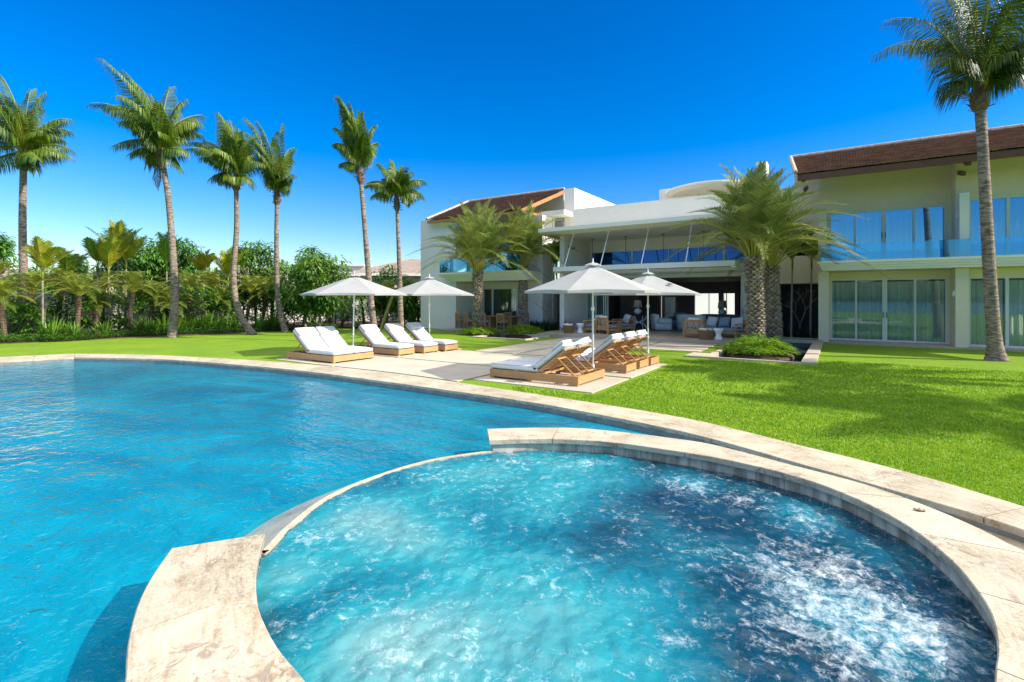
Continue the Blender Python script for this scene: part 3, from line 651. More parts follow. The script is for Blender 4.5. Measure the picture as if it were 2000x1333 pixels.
# ================================================================== VILLA
villa = thing('villa', 'white two storey villa with brown tiled roofs, balconies and an open lounge behind the lawn', 'villa', (-7, 26, 0))
def V_(mb, name, mat, par=None, **k): return mb.build(name, mat, par or villa, world=True, **k)
def wallh(mb, x0, x1, y0, y1, z0, z1, holes):
    """wall in a y slab with rectangular holes (hx0,hx1,hz0,hz1)"""
    xsn = sorted({x0, x1, *[h[0] for h in holes], *[h[1] for h in holes]}); zsn = sorted({z0, z1, *[h[2] for h in holes], *[h[3] for h in holes]})
    for i in range(len(xsn) - 1):
        run = None
        for j in range(len(zsn) - 1):
            cx, cz = (xsn[i] + xsn[i + 1]) / 2, (zsn[j] + zsn[j + 1]) / 2
            hol = any(h[0] < cx < h[1] and h[2] < cz < h[3] for h in holes)
            if not hol: run = [zsn[j], zsn[j + 1]] if run is None else [run[0], zsn[j + 1]]
            if (hol or j == len(zsn) - 2) and run: mb.box(xsn[i], xsn[i + 1], y0, y1, *run); run = None
    return mb
def curtain(mb, x0, x1, y, z0, z1, amp=.05, per=.21):
    n = int((x1 - x0) / .02); vs = []; x = x0; ph = rnd() * 6
    for i in range(n + 1):
        x = x0 + (x1 - x0) * i / n; yy = y + amp * math.sin(ph + 2 * PI * x / per + .8 * math.sin(x * 3.1)) + amp * .4 * math.sin(x * 71)
        vs += [(x, yy + .01, z0), (x, yy, z1)]
    mb.add(vs, [(2 * i, 2 * i + 2, 2 * i + 3, 2 * i + 1) for i in range(n)]); return mb
def door_set(x0, x1, y, z0, z1, posts, gm, name='sliding_door', fr=.055, cur_=None, handle=None, curt='curtain'):
    """glazed opening with frame members at the given fractions; pane, curtain and handle are sub-parts"""
    mb = MB(); mb.box(x0, x1, y - .05, y + .05, z0, z0 + fr); mb.box(x0, x1, y - .05, y + .05, z1 - fr, z1)
    for q, wd in posts: xm = x0 + (x1 - x0) * q; mb.box(max(x0, xm - wd / 2), min(x1, xm + wd / 2), y - .06, y + .06, z0 + fr, z1 - fr)
    f = V_(mb, name, 'frame')
    edges = [x0 + (x1 - x0) * q for q, _ in posts]
    for a, b in zip(edges[:-1], edges[1:]):
        V_(MB().box(a + .01, b - .01, y - .006, y + .006, z0 + .02, z1 - .02), 'pane', gm, f)
    if cur_:
        mb = MB()
        for a, b in cur_: curtain(mb, x0 + (x1 - x0) * a, x0 + (x1 - x0) * b, y + .28, z0 + .03, z1 - .12)
        V_(mb, 'curtain', curt, f, smooth=True)
    if handle:
        for q in handle:
            xm = x0 + (x1 - x0) * q; V_(MB().tube([(xm, y - .07, z0 + .95), (xm, y - .13, z0 + .97), (xm, y - .13, z0 + 1.15), (xm, y - .07, z0 + 1.17)], .012, 6), 'handle', 'black', f)
    return f
def stepped_slab(mb, x0, x1, y0, y1, z0, z1, steps, taper):
    """balcony slab whose moulded front steps inwards towards the bottom"""
    for i in range(steps):
        a = z0 + (z1 - z0) * i / steps; b = z0 + (z1 - z0) * (i + 1) / steps; ins = taper * (steps - 1 - i) / max(1, steps - 1)
        mb.box(x0 + ins, x1, y0 + ins, y1, a + (0.0 if i == 0 else .0), b)
    return mb
def tile_roof(x_e0, x_e1, y_e, z_e, x_r0, x_r1, y_r, z_r, name='roof'):
    """one slope of overlapping tile courses; eave line -> ridge line"""
    E0 = Vector((x_e0, y_e, z_e)); E1 = Vector((x_e1, y_e, z_e)); Q0 = Vector((x_r0, y_r, z_r)); Q1 = Vector((x_r1, y_r, z_r))
    L = (Q1 - E1).length; nc = int(L / .16); up = (Q0 - E0).cross(E1 - E0).normalized()
    if up.z < 0: up = -up
    mb = MB()
    for i in range(nc):
        t0, t1 = i / nc, (i + 1) / nc
        a0 = E0.lerp(Q0, t0) + up * .045; b0 = E1.lerp(Q1, t0) + up * .045; a1 = E0.lerp(Q0, t1) + up * .008; b1 = E1.lerp(Q1, t1) + up * .008
        ns = max(4, int((b0 - a0).length / .5))
        for j in range(ns):
            s0, s1 = j / ns, (j + 1) / ns; jt = U(-.008, .008)
            p = [a0.lerp(b0, s0), a0.lerp(b0, s1), a1.lerp(b1, s1), a1.lerp(b1, s0)]; p[0] = p[0] + up * jt; p[1] = p[1] + up * jt
            k = mb.add(p + [p[0] - up * .04, p[1] - up * .04], [(0, 1, 2, 3), (4, 5, 1, 0)])
            xa, xb = (p[0].x - x_e0), (p[1].x - x_e0); va, vb = i * .16 + .001, (i + 1) * .16 - .001
            mb.uv[len(mb.f) - 2] = [(xa, va), (xb, va), (xb, vb), (xa, vb)]; mb.uv[len(mb.f) - 1] = [(xa, va + .02), (xb, va + .02), (xb, va + .05), (xa, va + .05)]
    rf = V_(mb, name, 'rooftile')
    cap = MB()
    nr = int((Q1 - Q0).length / .42)
    for j in range(nr):
        a = Q0.lerp(Q1, j / nr); b = Q0.lerp(Q1, (j + .97) / nr); cap.tube([a + UP * .03, b + UP * .05], [.10, .085], 8)
    nr = int((Q0 - E0).length / .34)
    for j in range(nr):
        a = E0.lerp(Q0, j / nr); b = E0.lerp(Q0, (j + .97) / nr); cap.tube([a + up * .05, b + up * .07], [.085, .07], 8)
    V_(cap, 'ridge_tile', M['captile'], rf)
    return rf, up
M['captile'] = pmat('pale_ridge_tile', (.42, .28, .2), (.58, .46, .36), 5, .85, 30, .3, .004)
# ---- right wing
mb = MB()
wallh(mb, -.36, 3.5, 24.9, 25.15, 0, 2.92, [(-.30, 3.42, .1, 2.62)])
mb.box(-.72, -.36, 23.8, 25.15, 0, 2.92); mb.box(3.5, 3.86, 23.8, 25.15, 0, 2.92)
wallh(mb, 3.86, 12, 24.3, 24.5, 0, 2.92, [(3.95, 7.9, .1, 2.6)])
mb.box(-.74, -.42, 24.1, 25.6, 3.3, 5.42)
wallh(mb, -.42, 3.62, 25.4, 25.65, 3.3, 7.4, [(-.36, 3.46, 3.36, 5.48)])
mb.box(-.74, -.42, 25.401, 25.65, 5.42, 7.3)
mb.box(3.621, 3.9, 24.6, 25.65, 3.3, 7.3)
wallh(mb, 3.9, 12, 24.6, 24.8, 3.3, 7.4, [(4.0, 8.1, 3.36, 5.5)])
mb.box(-.74, -.5, 25.66, 30, 0, 7.3)
V_(mb, 'wall', 'stucco_cream')['label'] = 'cream rendered wall of the right wing'
mb = MB(); mb.box(3.6, 3.87, 23.75, 24.59, 3.3, 5.62); mb.box(3.68, 3.80, 23.85, 23.97, 5.62, 5.68)
V_(mb, 'pillar', 'trim', bevel=.01)
mb = MB(); mb.box(-.5, 11, 25.66, 29, .0, .08); mb.box(-.49, 11, 29, 29.1, .0, 7); mb.box(-.49, 11, 25.66, 28.99, 2.75, 2.9)
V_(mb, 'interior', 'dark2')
mb = MB(); stepped_slab(mb, -.74, 12, 23.3, 25.39, 2.93, 3.3, 4, .14)
V_(mb, 'balcony', 'trim', bevel=.008)
mb = MB(); mb.box(-.8, 12, 23.72, 24.29, 0, .07); mb.box(-.3, 3.45, 24.29, 24.89, 0, .085)
V_(mb, 'plinth', 'terrace')
door_set(-.30, 3.42, 24.98, .1, 2.62, [(0, .1), (.235, .075), (.49, .16), (.745, .075), (1, .1)], 'glass', cur_=[(.01, .24), (.25, .48), (.5, .74), (.76, .99)], handle=[.475, .505])
door_set(3.95, 7.9, 24.38, .1, 2.6, [(0, .09), (.255, .09), (.5, .14), (.75, .08), (1, .1)], 'glass', cur_=[(.01, .24), (.27, .49), (.52, .74)])
door_set(-.36, 3.46, 25.5, 3.36, 5.48, [(0, .1), (.235, .075), (.49, .16), (.745, .075), (1, .1)], 'glass_blue', cur_=[(.01, .24), (.25, .48), (.5, .74), (.76, .99)], handle=[.475, .505])
door_set(4.0, 8.1, 24.7, 3.36, 5.5, [(0, .09), (.255, .09), (.5, .14), (.75, .08), (1, .1)], 'glass_blue', cur_=[(.01, .24), (.27, .49), (.52, .74)])
gx = [-.62, 1.65, 3.9, 6.2, 8.6, 11]
for a, b in zip(gx[:-1], gx[1:]): V_(box(a, b - .012, 23.42, 23.436, 3.301, 3.93), 'balustrade', 'glass_rail')
V_(box(-.62, -.606, 23.44, 24.08, 3.301, 3.93), 'balustrade', 'glass_rail')
for x, y, z in ((-.52, 24.07, 4.55), (3.63, 24.3, 4.78), (3.5, 23.98, 1.9), (-.40, 24.6, 4.6)):
    mb = MB(); mb.box(x - .06, x + .05, y - .07, y + .02, z, z + .2); mb.box(x - .035, x + .03, y - .1, y - .071, z + .03, z + .17); V_(mb, 'wall_lamp', 'whitemetal')
rf, up = tile_roof(-1.45, 12.2, 22.75, 6.78, -1.9, 12.2, 26.5, 8.35)
slope = Vector((0, 3.75, 1.57)).normalized(); nrm = Vector((0, -slope.z, slope.y))
mb = MB()
P0 = Vector((-1.38, 22.78, 6.74)); P1 = Vector((12.2, 22.78, 6.74))
mb.obox((5.4, 22.80, 6.62), (6.8, 0, 0), (0, .035, 0), (0, 0, .12))
V_(mb, 'fascia', 'darkwood')
mb = MB(); a = Vector((-1.38, 22.84, 6.66)); b = Vector((-1.75, 26.5, 8.19)); c_ = Vector((12.2, 26.5, 8.19)); d_ = Vector((12.2, 22.84, 6.66))
mb.add([a, d_, c_, b], [(0, 1, 2, 3)]); V_(mb, 'soffit', 'darkwood')
mb = MB()
for x in (-1.2, 3.72): mb.bar((x, 22.95, 6.50), (x, 25.7, 7.65), .14, .2); mb.bar((x, 23.7, 6.28), (x, 25.6, 6.75), .1, .14)
for x in [(-.6 + .62 * i) for i in range(21)]: mb.bar((x, 22.9, 6.60), (x, 25.6, 7.73), .06, .1)
V_(mb, 'rafter', 'darkwood')
V_(box(-1.75, 12.2, 26.5, 27.5, 6.5, 8.1), 'roof_back', 'stucco_cream')
# ---- middle recess between lounge and right wing
mb = MB(); wallh(mb, -3.4, -.75, 26, 26.2, 2.5, 6.9, [(-1.72, -.93, 3.7, 4.93)]); mb.box(-3.4, -.75, 26.2, 28, 2.5, 2.6)
V_(mb, 'wall', 'stucco_cream')
door_set(-1.72, -.93, 26.08, 3.7, 4.93, [(0, .09), (1, .09)], 'glass_dark', name='window')
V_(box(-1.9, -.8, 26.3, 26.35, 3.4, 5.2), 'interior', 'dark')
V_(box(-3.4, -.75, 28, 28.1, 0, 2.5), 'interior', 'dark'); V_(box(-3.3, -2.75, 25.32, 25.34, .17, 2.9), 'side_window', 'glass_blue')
# ---- central lounge
mb = MB(); mb.box(-12.05, -11.8, 22.75, 26, 0, 5.0); V_(mb, 'wall', 'stucco')['label'] = 'white side wall of the open lounge'
mb = MB(); mb.box(-3.62, -3.38, 24.75, 25.3, .17, 3.0); mb.box(-3.80, -3.64, 24.95, 25.1, .17, 2.84); V_(mb, 'door_jamb', 'frame')
V_(MB().tube([(-3.72, 24.93, 1.1), (-3.72, 24.88, 1.12), (-3.72, 24.88, 1.3), (-3.72, 24.93, 1.32)], .012, 6), 'handle', 'black')
V_(box(-11.79, -3.2, 25.2, 25.45, 2.86, 3.62), 'lintel', 'stucco')
door_set(-11.79, -10.55, 25.55, .17, 2.85, [(0, .06), (.42, .05), (.8, .05), (.9, .05), (1, .05)], 'glass', cur_=[(.02, .3)])
mb = MB(); wallh(mb, -11.79, -2.7, 25.9, 26.1, 3.0, 5.0, [(-11.7, -2.9, 3.05, 4.42)]); V_(mb, 'wall', 'stucco')
door_set(-11.7, -2.9, 25.98, 3.05, 4.42, [(0, .06), (.27, .1), (.49, .03), (.66, .03), (.795, .12), (1, .08)], 'glass_dark', name='window')
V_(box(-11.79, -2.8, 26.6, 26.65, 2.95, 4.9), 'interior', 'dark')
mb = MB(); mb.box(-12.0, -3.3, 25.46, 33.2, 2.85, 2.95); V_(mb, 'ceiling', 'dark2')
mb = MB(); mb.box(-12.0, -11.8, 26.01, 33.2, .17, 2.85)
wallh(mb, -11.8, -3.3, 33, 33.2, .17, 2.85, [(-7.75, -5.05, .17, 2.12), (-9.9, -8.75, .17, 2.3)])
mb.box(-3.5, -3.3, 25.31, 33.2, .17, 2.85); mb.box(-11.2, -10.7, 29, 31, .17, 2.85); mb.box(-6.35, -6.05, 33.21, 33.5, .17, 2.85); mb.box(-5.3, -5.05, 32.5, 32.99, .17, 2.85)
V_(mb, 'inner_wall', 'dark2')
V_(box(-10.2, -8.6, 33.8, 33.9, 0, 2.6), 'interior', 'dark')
V_(box(-12.2, -3.2, 24.81, 34.5, -.05, .166), 'floor', 'floorin')
mb = MB(); mb.add([(-12.6, 21.5, 5.12), (-2.8, 21.5, 5.12), (-2.8, 21.95, 5.0), (-12.6, 21.95, 5.0), (-12.6, 26.2, 5.0), (-2.8, 26.2, 5.0), (-12.6, 21.5, 5.3), (-2.8, 21.5, 5.3), (-2.8, 26.2, 5.4), (-12.6, 26.2, 5.4)],
   [(0, 3, 2, 1), (3, 4, 5, 2), (0, 1, 7, 6), (6, 7, 8, 9), (0, 6, 9, 4, 3), (1, 2, 5, 8, 7), (4, 9, 8, 5)]); V_(mb, 'canopy_slab', 'trim')
V_(box(-11.6, -2.8, 23.5, 23.75, 5.28, 6.48), 'parapet', 'stucco')
V_(box(-12.95, -12.32, 25.0, 33.5, 3.0, 7.98), 'wall', 'stucco')['label'] = 'tall sunlit white wall rising above the roof'
mb = MB(); mb.box(-9.2, -7.0, 30.3, 33, 5.4, 8.45); V_(mb, 'roof_box', 'stucco')
mb = MB(); mb.lathe([(.01, 0), (2.6, .02), (3.0, .22), (3.0, .34), (2.8, .40), (.01, .42)], 48, (0, 0, 0))
o = V_(mb, 'round_canopy', 'stucco'); o.location += Vector((-6.25, 30.6, 7.9)); o.scale = (.85, .8, .75)
V_(box(-3.75, -3.25, 29.6, 30.6, 5.4, 9.15), 'chimney', 'stucco')
pg = V_(MB().box(-11.6, -3.45, 21.22, 21.42, 3.12, 3.34), 'pergola', 'frame'); pg['label'] = 'slatted white pergola hung over the lounge terrace'
mb = MB(); mb.box(-3.62, -3.45, 21.421, 25.19, 3.06, 3.30); mb.box(-11.6, -11.45, 21.421, 25.19, 3.06, 3.30); mb.box(-11.44, -3.63, 23.2, 23.28, 3.06, 3.2); mb.box(-11.6, -3.0, 25.05, 25.19, 2.86, 3.05); V_(mb, 'beam', 'frame', pg)
mb = MB(); n_ = 36
for i in range(n_):
    x = -11.3 + 7.6 * i / (n_ - 1); mb.obox((x, 23.3, 3.24), (.016, 0, 0), (0, 1.86, 0), (.02, 0, .055))
V_(mb, 'slats', 'frame', pg)
for x in (-11.06, -9.2, -7.27, -5.37):
    mb = MB(); mb.tube([(x, 22.35, 5.0), (x, 21.36, 3.34)], .024, 6); mb.tube([(x, 22.35, 4.99), (x, 22.3, 4.9)], .03, 6); mb.box(x - .09, x + .09, 22.27, 22.43, 4.985, 5.0)
    V_(mb, 'hanger_rod', 'whitemetal')
    mb = MB(); mb.tube([(x, 24.6, 5.0), (x, 24.6, 3.2)], .013, 6); mb.box(x - .08, x + .08, 24.52, 24.68, 4.985, 5.0); V_(mb, 'hanger_rod', 'black')
# ---- left wing
mb = MB(); mb.box(-21.4, -18.8, 22.3, 22.5, 0, 6.55); mb.box(-18.8, -18.6, 22.3, 24.5, 0, 6.4); mb.box(-21.4, -21.2, 22.5, 30, 0, 6.5)
wallh(mb, -18.6, -13.4, 24.5, 24.7, 0, 6.6, [(-18.3, -15.2, .1, 2.42), (-18.0, -15.3, 3.3, 4.95)])
mb.box(-14.35, -13.45, 23.4, 24.5, 0, 6.35)
wallh(mb, -13.4, -12.0, 25.6, 25.8, 0, 6.3, [(-12.95, -12.2, 3.3, 4.9), (-13.3, -12.1, .1, 2.5)])
mb.box(-13.6, -12.3, 24.71, 25.3, 5.0, 5.15); mb.box(-13.6, -12.4, 24.71, 25.2, 5.151, 5.3); mb.box(-13.6, -12.5, 24.71, 25.1, 5.301, 5.45)
mb.box(-14.0, -12.4, 23.9, 24.9, 6.36, 6.62)
V_(mb, 'wall', 'stucco')['label'] = 'white rendered wall of the left wing'
mb = MB(); stepped_slab(mb, -19.4, -13.55, 21.4, 24.49, 2.78, 3.27, 5, .55); V_(mb, 'balcony', 'trim')
for a, b in ((-19.2, -17.2), (-17.18, -15.2), (-15.18, -13.75)): V_(box(a, b, 21.56, 21.575, 3.271, 4.05), 'balustrade', 'glass_rail')
V_(box(-19.2, -19.185, 21.58, 22.28, 3.271, 4.05), 'balustrade', 'glass_rail')
door_set(-18.0, -15.3, 24.6, 3.3, 4.95, [(0, .08), (.33, .06), (.66, .06), (1, .08)], 'glass_blue', cur_=[(.02, .98)])
door_set(-18.3, -15.2, 24.6, .1, 2.42, [(0, .08), (.22, .1), (.80, .12), (1, .08)], 'glass', cur_=None)
door_set(-12.95, -12.2, 25.7, 3.3, 4.9, [(0, .08), (1, .08)], 'glass_dark', name='window')
door_set(-13.3, -12.1, 25.7, .1, 2.5, [(0, .08), (.5, .06), (1, .08)], 'glass_dark')
V_(box(-13.4, -12.05, 26.2, 26.25, 0, 6.2), 'interior', 'dark')
mb = MB(); wallh(mb, -18.8, -14, 29.8, 30, 0, 2.6, [(-18.15, -17.55, .1, 2.0)]); mb.box(-18.9, -18.7, 24.71, 29.8, 0, 2.6); mb.box(-14.1, -13.9, 24.71, 29.8, 0, 2.6); mb.box(-18.9, -13.9, 24.71, 30, 2.5, 2.6); mb.box(-18.9, -13.9, 24.71, 30, -.02, .09); mb.box(-18.7, -15, 25.4, 25.5, 2.8, 6)
V_(mb, 'interior', 'dark2')
tile_roof(-20.6, -14.0, 22.0, 6.5, -20.6, -13.45, 26.0, 8.2)
mb = MB(); mb.bar((-14.02, 22.0, 6.38), (-13.47, 26.0, 8.06), .06, .2); mb.bar((-20.6, 22.03, 6.36), (-14.0, 22.03, 6.36), .05, .16); mb.bar((-14.3, 23.4, 6.7), (-14.25, 24.0, 6.95), .12, .12)
mb.bar((-14.1, 22.5, 6.42), (-13.9, 24.2, 6.45), .1, .14); V_(mb, 'fascia', 'teak_old')
mb = MB(); mb.add([(-20.6, 22.05, 6.42), (-14.05, 22.05, 6.42), (-13.5, 26, 8.1), (-20.6, 26, 8.1)], [(0, 1, 2, 3)]); V_(mb, 'soffit', 'darkwood')
V_(box(-20.6, -13.5, 26.0, 26.3, 6, 8.1), 'roof_back', 'stucco')
# sunlit courtyard wall seen through the lounge
cw = thing('courtyard_wall', 'white courtyard wall seen through the open back of the lounge', 'wall', (-8, 42, 0))
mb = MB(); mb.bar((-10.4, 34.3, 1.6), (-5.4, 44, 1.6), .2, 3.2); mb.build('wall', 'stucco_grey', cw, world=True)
mb = MB(); mb.bar((-10.4, 34.3, 3.25), (-5.4, 44, 3.25), .28, .1); mb.build('coping', 'trim', cw, world=True)

# ================================================================== FURNITURE
def rounded_pad(mb, x0, x1, y0, y1, z0, z1, puff=.02, n=8):
    """cushion: top bulges, edges pulled in"""
    base = len(mb.v); X = [x0 + (x1 - x0) * i / n for i in range(n + 1)]; Y = [y0 + (y1 - y0) * i / n for i in range(n + 1)]
    e = min(.03, (z1 - z0) * .3)
    for top in (0, 1):
        for i in range(n + 1):
            for j in range(n + 1):
                bx = 1 - abs(2 * i / n - 1) ** 4; by = 1 - abs(2 * j / n - 1) ** 4; edge = (i in (0, n)) or (j in (0, n))
                z = (z1 - (e if edge else 0) + puff * bx * by) if top else (z0 + (e if edge else 0))
                mb.v.append((X[i], Y[j], z))
    m = n + 1
    for i in range(n):
        for j in range(n):
            a = base + i * m + j; mb.f.append((a, a + 1, a + m + 1, a + m)); a += m * m; mb.f.append((a, a + m, a + m + 1, a + 1))
    for i in range(n):
        for (a, b) in ((base + i * m, base + (i + 1) * m), (base + (i + 1) * m + n, base + i * m + n), (base + n * m + i, base + n * m + i + 1), (base + i + 1, base + i)):
            mb.f.append((a, b, b + m * m, a + m * m))
    return mb
def lounger(w_, label, loc, rz, group, double=False):
    """length along local x (foot at 0, head end at 2.24), width along y"""
    t = thing('sun_lounger', label, 'sun lounger', loc, rz, group)
    Lx = 2.24
    mb = MB(); mb.box(0, Lx, 0, .035, .035, .2); mb.box(0, Lx, w_ - .035, w_, .035, .2); mb.box(0, .035, .036, w_ - .036, .035, .2); mb.box(Lx - .035, Lx, .036, w_ - .036, .035, .2)
    for x in (.06, .6, 1.15): mb.box(x, x + .08, .036, w_ - .036, .12, .17)
    for x, y in ((.0, 0), (Lx - .12, 0), (.0, w_ - .08), (Lx - .12, w_ - .08), (1.0, 0), (1.0, w_ - .08)): mb.box(x + .01, x + .11, y + .005, y + .075, 0, .035)
    mb.build('frame', 'teak', t, bevel=.004)
    nn = 2 if double else 1; ww = w_ / nn
    HX = 1.22; ang = math.radians(37); BL = .88; bx = Vector((math.cos(ang), 0, math.sin(ang))); bn = Vector((-math.sin(ang), 0, math.cos(ang)))
    for k in range(nn):
        y0 = k * ww + .02; y1 = (k + 1) * ww - .02; ym = (y0 + y1) / 2
        h = Vector((HX, 0, .20))
        mb = MB()
        for y in (y0 + .04, y1 - .04): mb.obox(h + bx * BL / 2 + Vector((0, y, 0)), bx * BL / 2, (0, .025, 0), bn * .018)
        for i in range(8):
            s = .10 + i * (BL - .14) / 7; mb.obox(h + bx * s + Vector((0, ym, 0)) + bn * .012, bx * .034, (0, (y1 - y0) / 2 - .066, 0), bn * .008)
        for y in [y0 + .1 + (y1 - y0 - .2) * q / 5 for q in range(6)]: mb.obox(h + bx * BL * .5 + Vector((0, y, 0)) + bn * .03, bx * (BL / 2 - .06), (0, .028, 0), bn * .007)
        mb.build('backrest', 'teak', t)
        # folding prop behind the backrest
        top = h + bx * .56 - bn * .02; ft = Vector((HX + .88, 0, .17)); mb = MB()
        for y in (y0 + .14, y1 - .14): mb.bar(top + Vector((0, y, 0)), ft + Vector((0, y, 0)), .03, .022, (0, 1, 0))
        mb.bar(top + Vector((0, y0 + .12, 0)), top + Vector((0, y1 - .12, 0)), .03, .03); mb.bar(ft + Vector((-.06, y0 + .1, .03)), ft + Vector((-.06, y1 - .1, .03)), .03, .03); mb.bar(ft + Vector((-.2, y0 + .1, -.0)), ft + Vector((-.2, y1 - .1, -.0)), .09, .02)
        mb.build('prop', 'teak', t)
        c = MB(); rounded_pad(c, .02, HX + .03, y0, y1, .2, .335, .012); sc = c.build('seat_cushion', 'cushion', t, smooth=True)
        m2 = MB(); r = .006
        for z in (.225, .322): m2.tube([(.02, y0, z), (.02, y1, z), (HX + .02, y1, z), (HX + .02, y0, z), (.02, y0, z)], r, 5)
        m2.build('piping', 'piping', sc)
        c = MB(); rounded_pad(c, .0, BL + .06, y0, y1, 0, .125, .012)
        Mx = Matrix(((bx.x, 0, bn.x, 0), (0, 1, 0, 0), (bx.z, 0, bn.z, 0), (0, 0, 0, 1)))
        c.v = [tuple(Mx @ Vector(p) + h + bn * .04) for p in c.v]; bc = c.build('back_cushion', 'cushion', t, smooth=True)
        m2 = MB()
        for z in (.02, .11): m2.tube([tuple(Mx @ Vector(p) + h + bn * .04) for p in ((0, y0, z), (0, y1, z), (BL + .06, y1, z), (BL + .06, y0, z), (0, y0, z))], r, 5)
        m2.build('piping', 'piping', bc)
        # head pillow folded over the top of the back
        c = MB(); rounded_pad(c, .0, .34, y0 + .012, y1 - .012, 0, .06, .018)
        c.v = [tuple(Mx @ Vector(p) + h + bn * .150 + bx * (BL - .27)) for p in c.v]; c.build('headrest', 'cushion', t, smooth=True)
    return t
GL = 'teak sun loungers with white cushions around the paved terrace'
Z0 = .022
R_ = PI
ld = lounger(1.42, 'double teak sun lounger at left nearest the pool, two white backs seen from the front', (-11.72, 8.78 + 1.42, Z0), R_, GL, True)
l1 = lounger(.70, 'single sun lounger directly to the right of the left double lounger, seen from the front', (-11.52, 11.03 + .70, Z0), R_, GL)
dup(l1, (-11.35, 11.98 + .7, Z0), R_, 'middle one of the three single loungers facing us at left', GL)
dup(l1, (-11.22, 12.88 + .7, Z0), R_, 'single sun lounger farthest right and farthest back of those facing us at left', GL)
lounger(1.38, 'double teak sun lounger seen from its slatted back, nearest the pool at centre', (-6.72, 9.26, Z0), 0, GL, True)
dup(l1, (-6.52, 11.5, Z0), 0, 'single sun lounger directly behind the double lounger at centre, slatted back towards us', GL)
dup(l1, (-6.50, 12.4, Z0), 0, 'middle single lounger of the right row, between two others seen from behind', GL)
dup(l1, (-6.45, 13.15, Z0), 0, 'last single lounger at the far right end of the right row, seen from behind', GL)
GU = 'pale grey market umbrellas over the loungers'
def umbrella(label, loc, rot, R=1.68, zr=1.97, zt=2.58, lean=(0, 0)):
    t = thing('umbrella', label, 'umbrella', loc, rot, GU)
    mb = MB(); lx, ly = lean; mb.tube([(0, 0, 0), (lx, ly, zt + .06)], .024, 10); mb.build('pole', 'whitemetal', t, smooth=True)
    mb = MB(); mb.tube([(0, 0, 0), (0, 0, .03)], .22, 16); mb.tube([(0, 0, .03), (0, 0, .28)], .035, 10); mb.build('base', 'whitemetal', t)
    MB().tube([(lx * .5, ly * .5, 1.55), (lx * .5, ly * .5, 1.63)], .045, 10).build('collar', 'whitemetal', t); MB().tube([(lx * .2, ly * .2, .62), (lx * .2, ly * .2, .66)], .034, 10).build('collar', 'whitemetal', t)
    mb = MB(); mb.lathe([(.02, 0), (.035, .015), (.02, .04), (.01, .07), (.018, .085), (.008, .12), (.002, .14)], 10, (lx, ly, zt + .03)); mb.build('finial', 'whitemetal', t)
    # canopy: six panels, edges sag, ribs stay straight
    n = 6; sub = 6; rg = 8; mb = MB()
    def pt(a, r):   # a in [0,6)
        k = int(a) % 6; f_ = a - int(a); A0 = Vector((math.cos(k * PI / 3), math.sin(k * PI / 3))); A1 = Vector((math.cos((k + 1) * PI / 3), math.sin((k + 1) * PI / 3)))
        v = A0.lerp(A1, f_); sag = math.sin(PI * f_); rr = r * R; q = v * rr * (1 - .05 * sag * r)
        z = zt + (zr - zt) * (r ** 1.08) - .02 * math.sin(PI * r) - .04 * sag * r * (1 - r) + .03 * sag * r ** 3
        return (q.x + lx, q.y + ly, z)
    V = [(lx, ly, zt)]
    for j in range(1, rg + 1):
        for i in range(n * sub): V.append(pt(i / sub, j / rg))
    Fc = [(0, 1 + i, 1 + (i + 1) % (n * sub)) for i in range(n * sub)]
    for j in range(rg - 1):
        for i in range(n * sub):
            a = 1 + j * n * sub + i; b = 1 + j * n * sub + (i + 1) % (n * sub); Fc.append((a, a + n * sub, b + n * sub, b))
    # hem
    k = len(V)
    for i in range(n * sub):
        p = pt(i / sub, 1); V.append((p[0], p[1], p[2] - .05 - .02 * math.sin(PI * ((i / sub) % 1))))
    for i in range(n * sub):
        a = 1 + (rg - 1) * n * sub + i; b = 1 + (rg - 1) * n * sub + (i + 1) % (n * sub); Fc.append((a, k + i, k + (i + 1) % (n * sub), b))
    mb.add(V, Fc); cp = mb.build('canopy', 'canvas', t)
    mb = MB(); V = []   # small vent cap
    for j, (rr, dz) in enumerate(((.0, .07), (.10, .055), (.2, .0))):
        for i in range(24): a = 2 * PI * i / 24; V.append((lx + rr * math.cos(a), ly + rr * math.sin(a), zt + dz - .01 + (.012 * math.cos(6 * a) if j == 2 else 0)))
    mb.add(V, [(j * 24 + i, j * 24 + (i + 1) % 24, (j + 1) * 24 + (i + 1) % 24, (j + 1) * 24 + i) for j in range(2) for i in range(24)]); mb.build('vent_cap', 'canvas', cp, smooth=True)
    for i in range(6):
        a = i * PI / 3; mb = MB(); tip = Vector((math.cos(a) * R * .99 + lx, math.sin(a) * R * .99 + ly, zr - .015)); mb.tube([(lx, ly, zt - .05), tuple(tip)], .011, 5)
        hub = Vector((lx * .9, ly * .9, zr + .02)); mid = Vector((lx, ly, zt - .05)).lerp(tip, .5); mb.tube([tuple(hub), tuple(mid)], .009, 5); mb.build('rib', 'whitemetal', t)
    return t
umbrella('pale grey umbrella over the left double lounger, leftmost of the four', (-13.5, 10.87, 0), TH + math.radians(8), 1.72, lean=(.05, 0))
umbrella('pale grey umbrella behind the rear lounger at left, in front of the blue shaded wall', (-12.75, 13.75, 0), TH + math.radians(20), 1.72)
umbrella('biggest-looking nearest umbrella, its pole behind the centre double lounger', (-4.86, 10.84, 0), TH + math.radians(2), 1.62, 2.0, 2.62)
u4 = umbrella('pale grey umbrella with a small dark starfish emblem, standing on the lawn edge at right', (-4.9, 15.0, 0), TH + math.radians(4), 1.68)
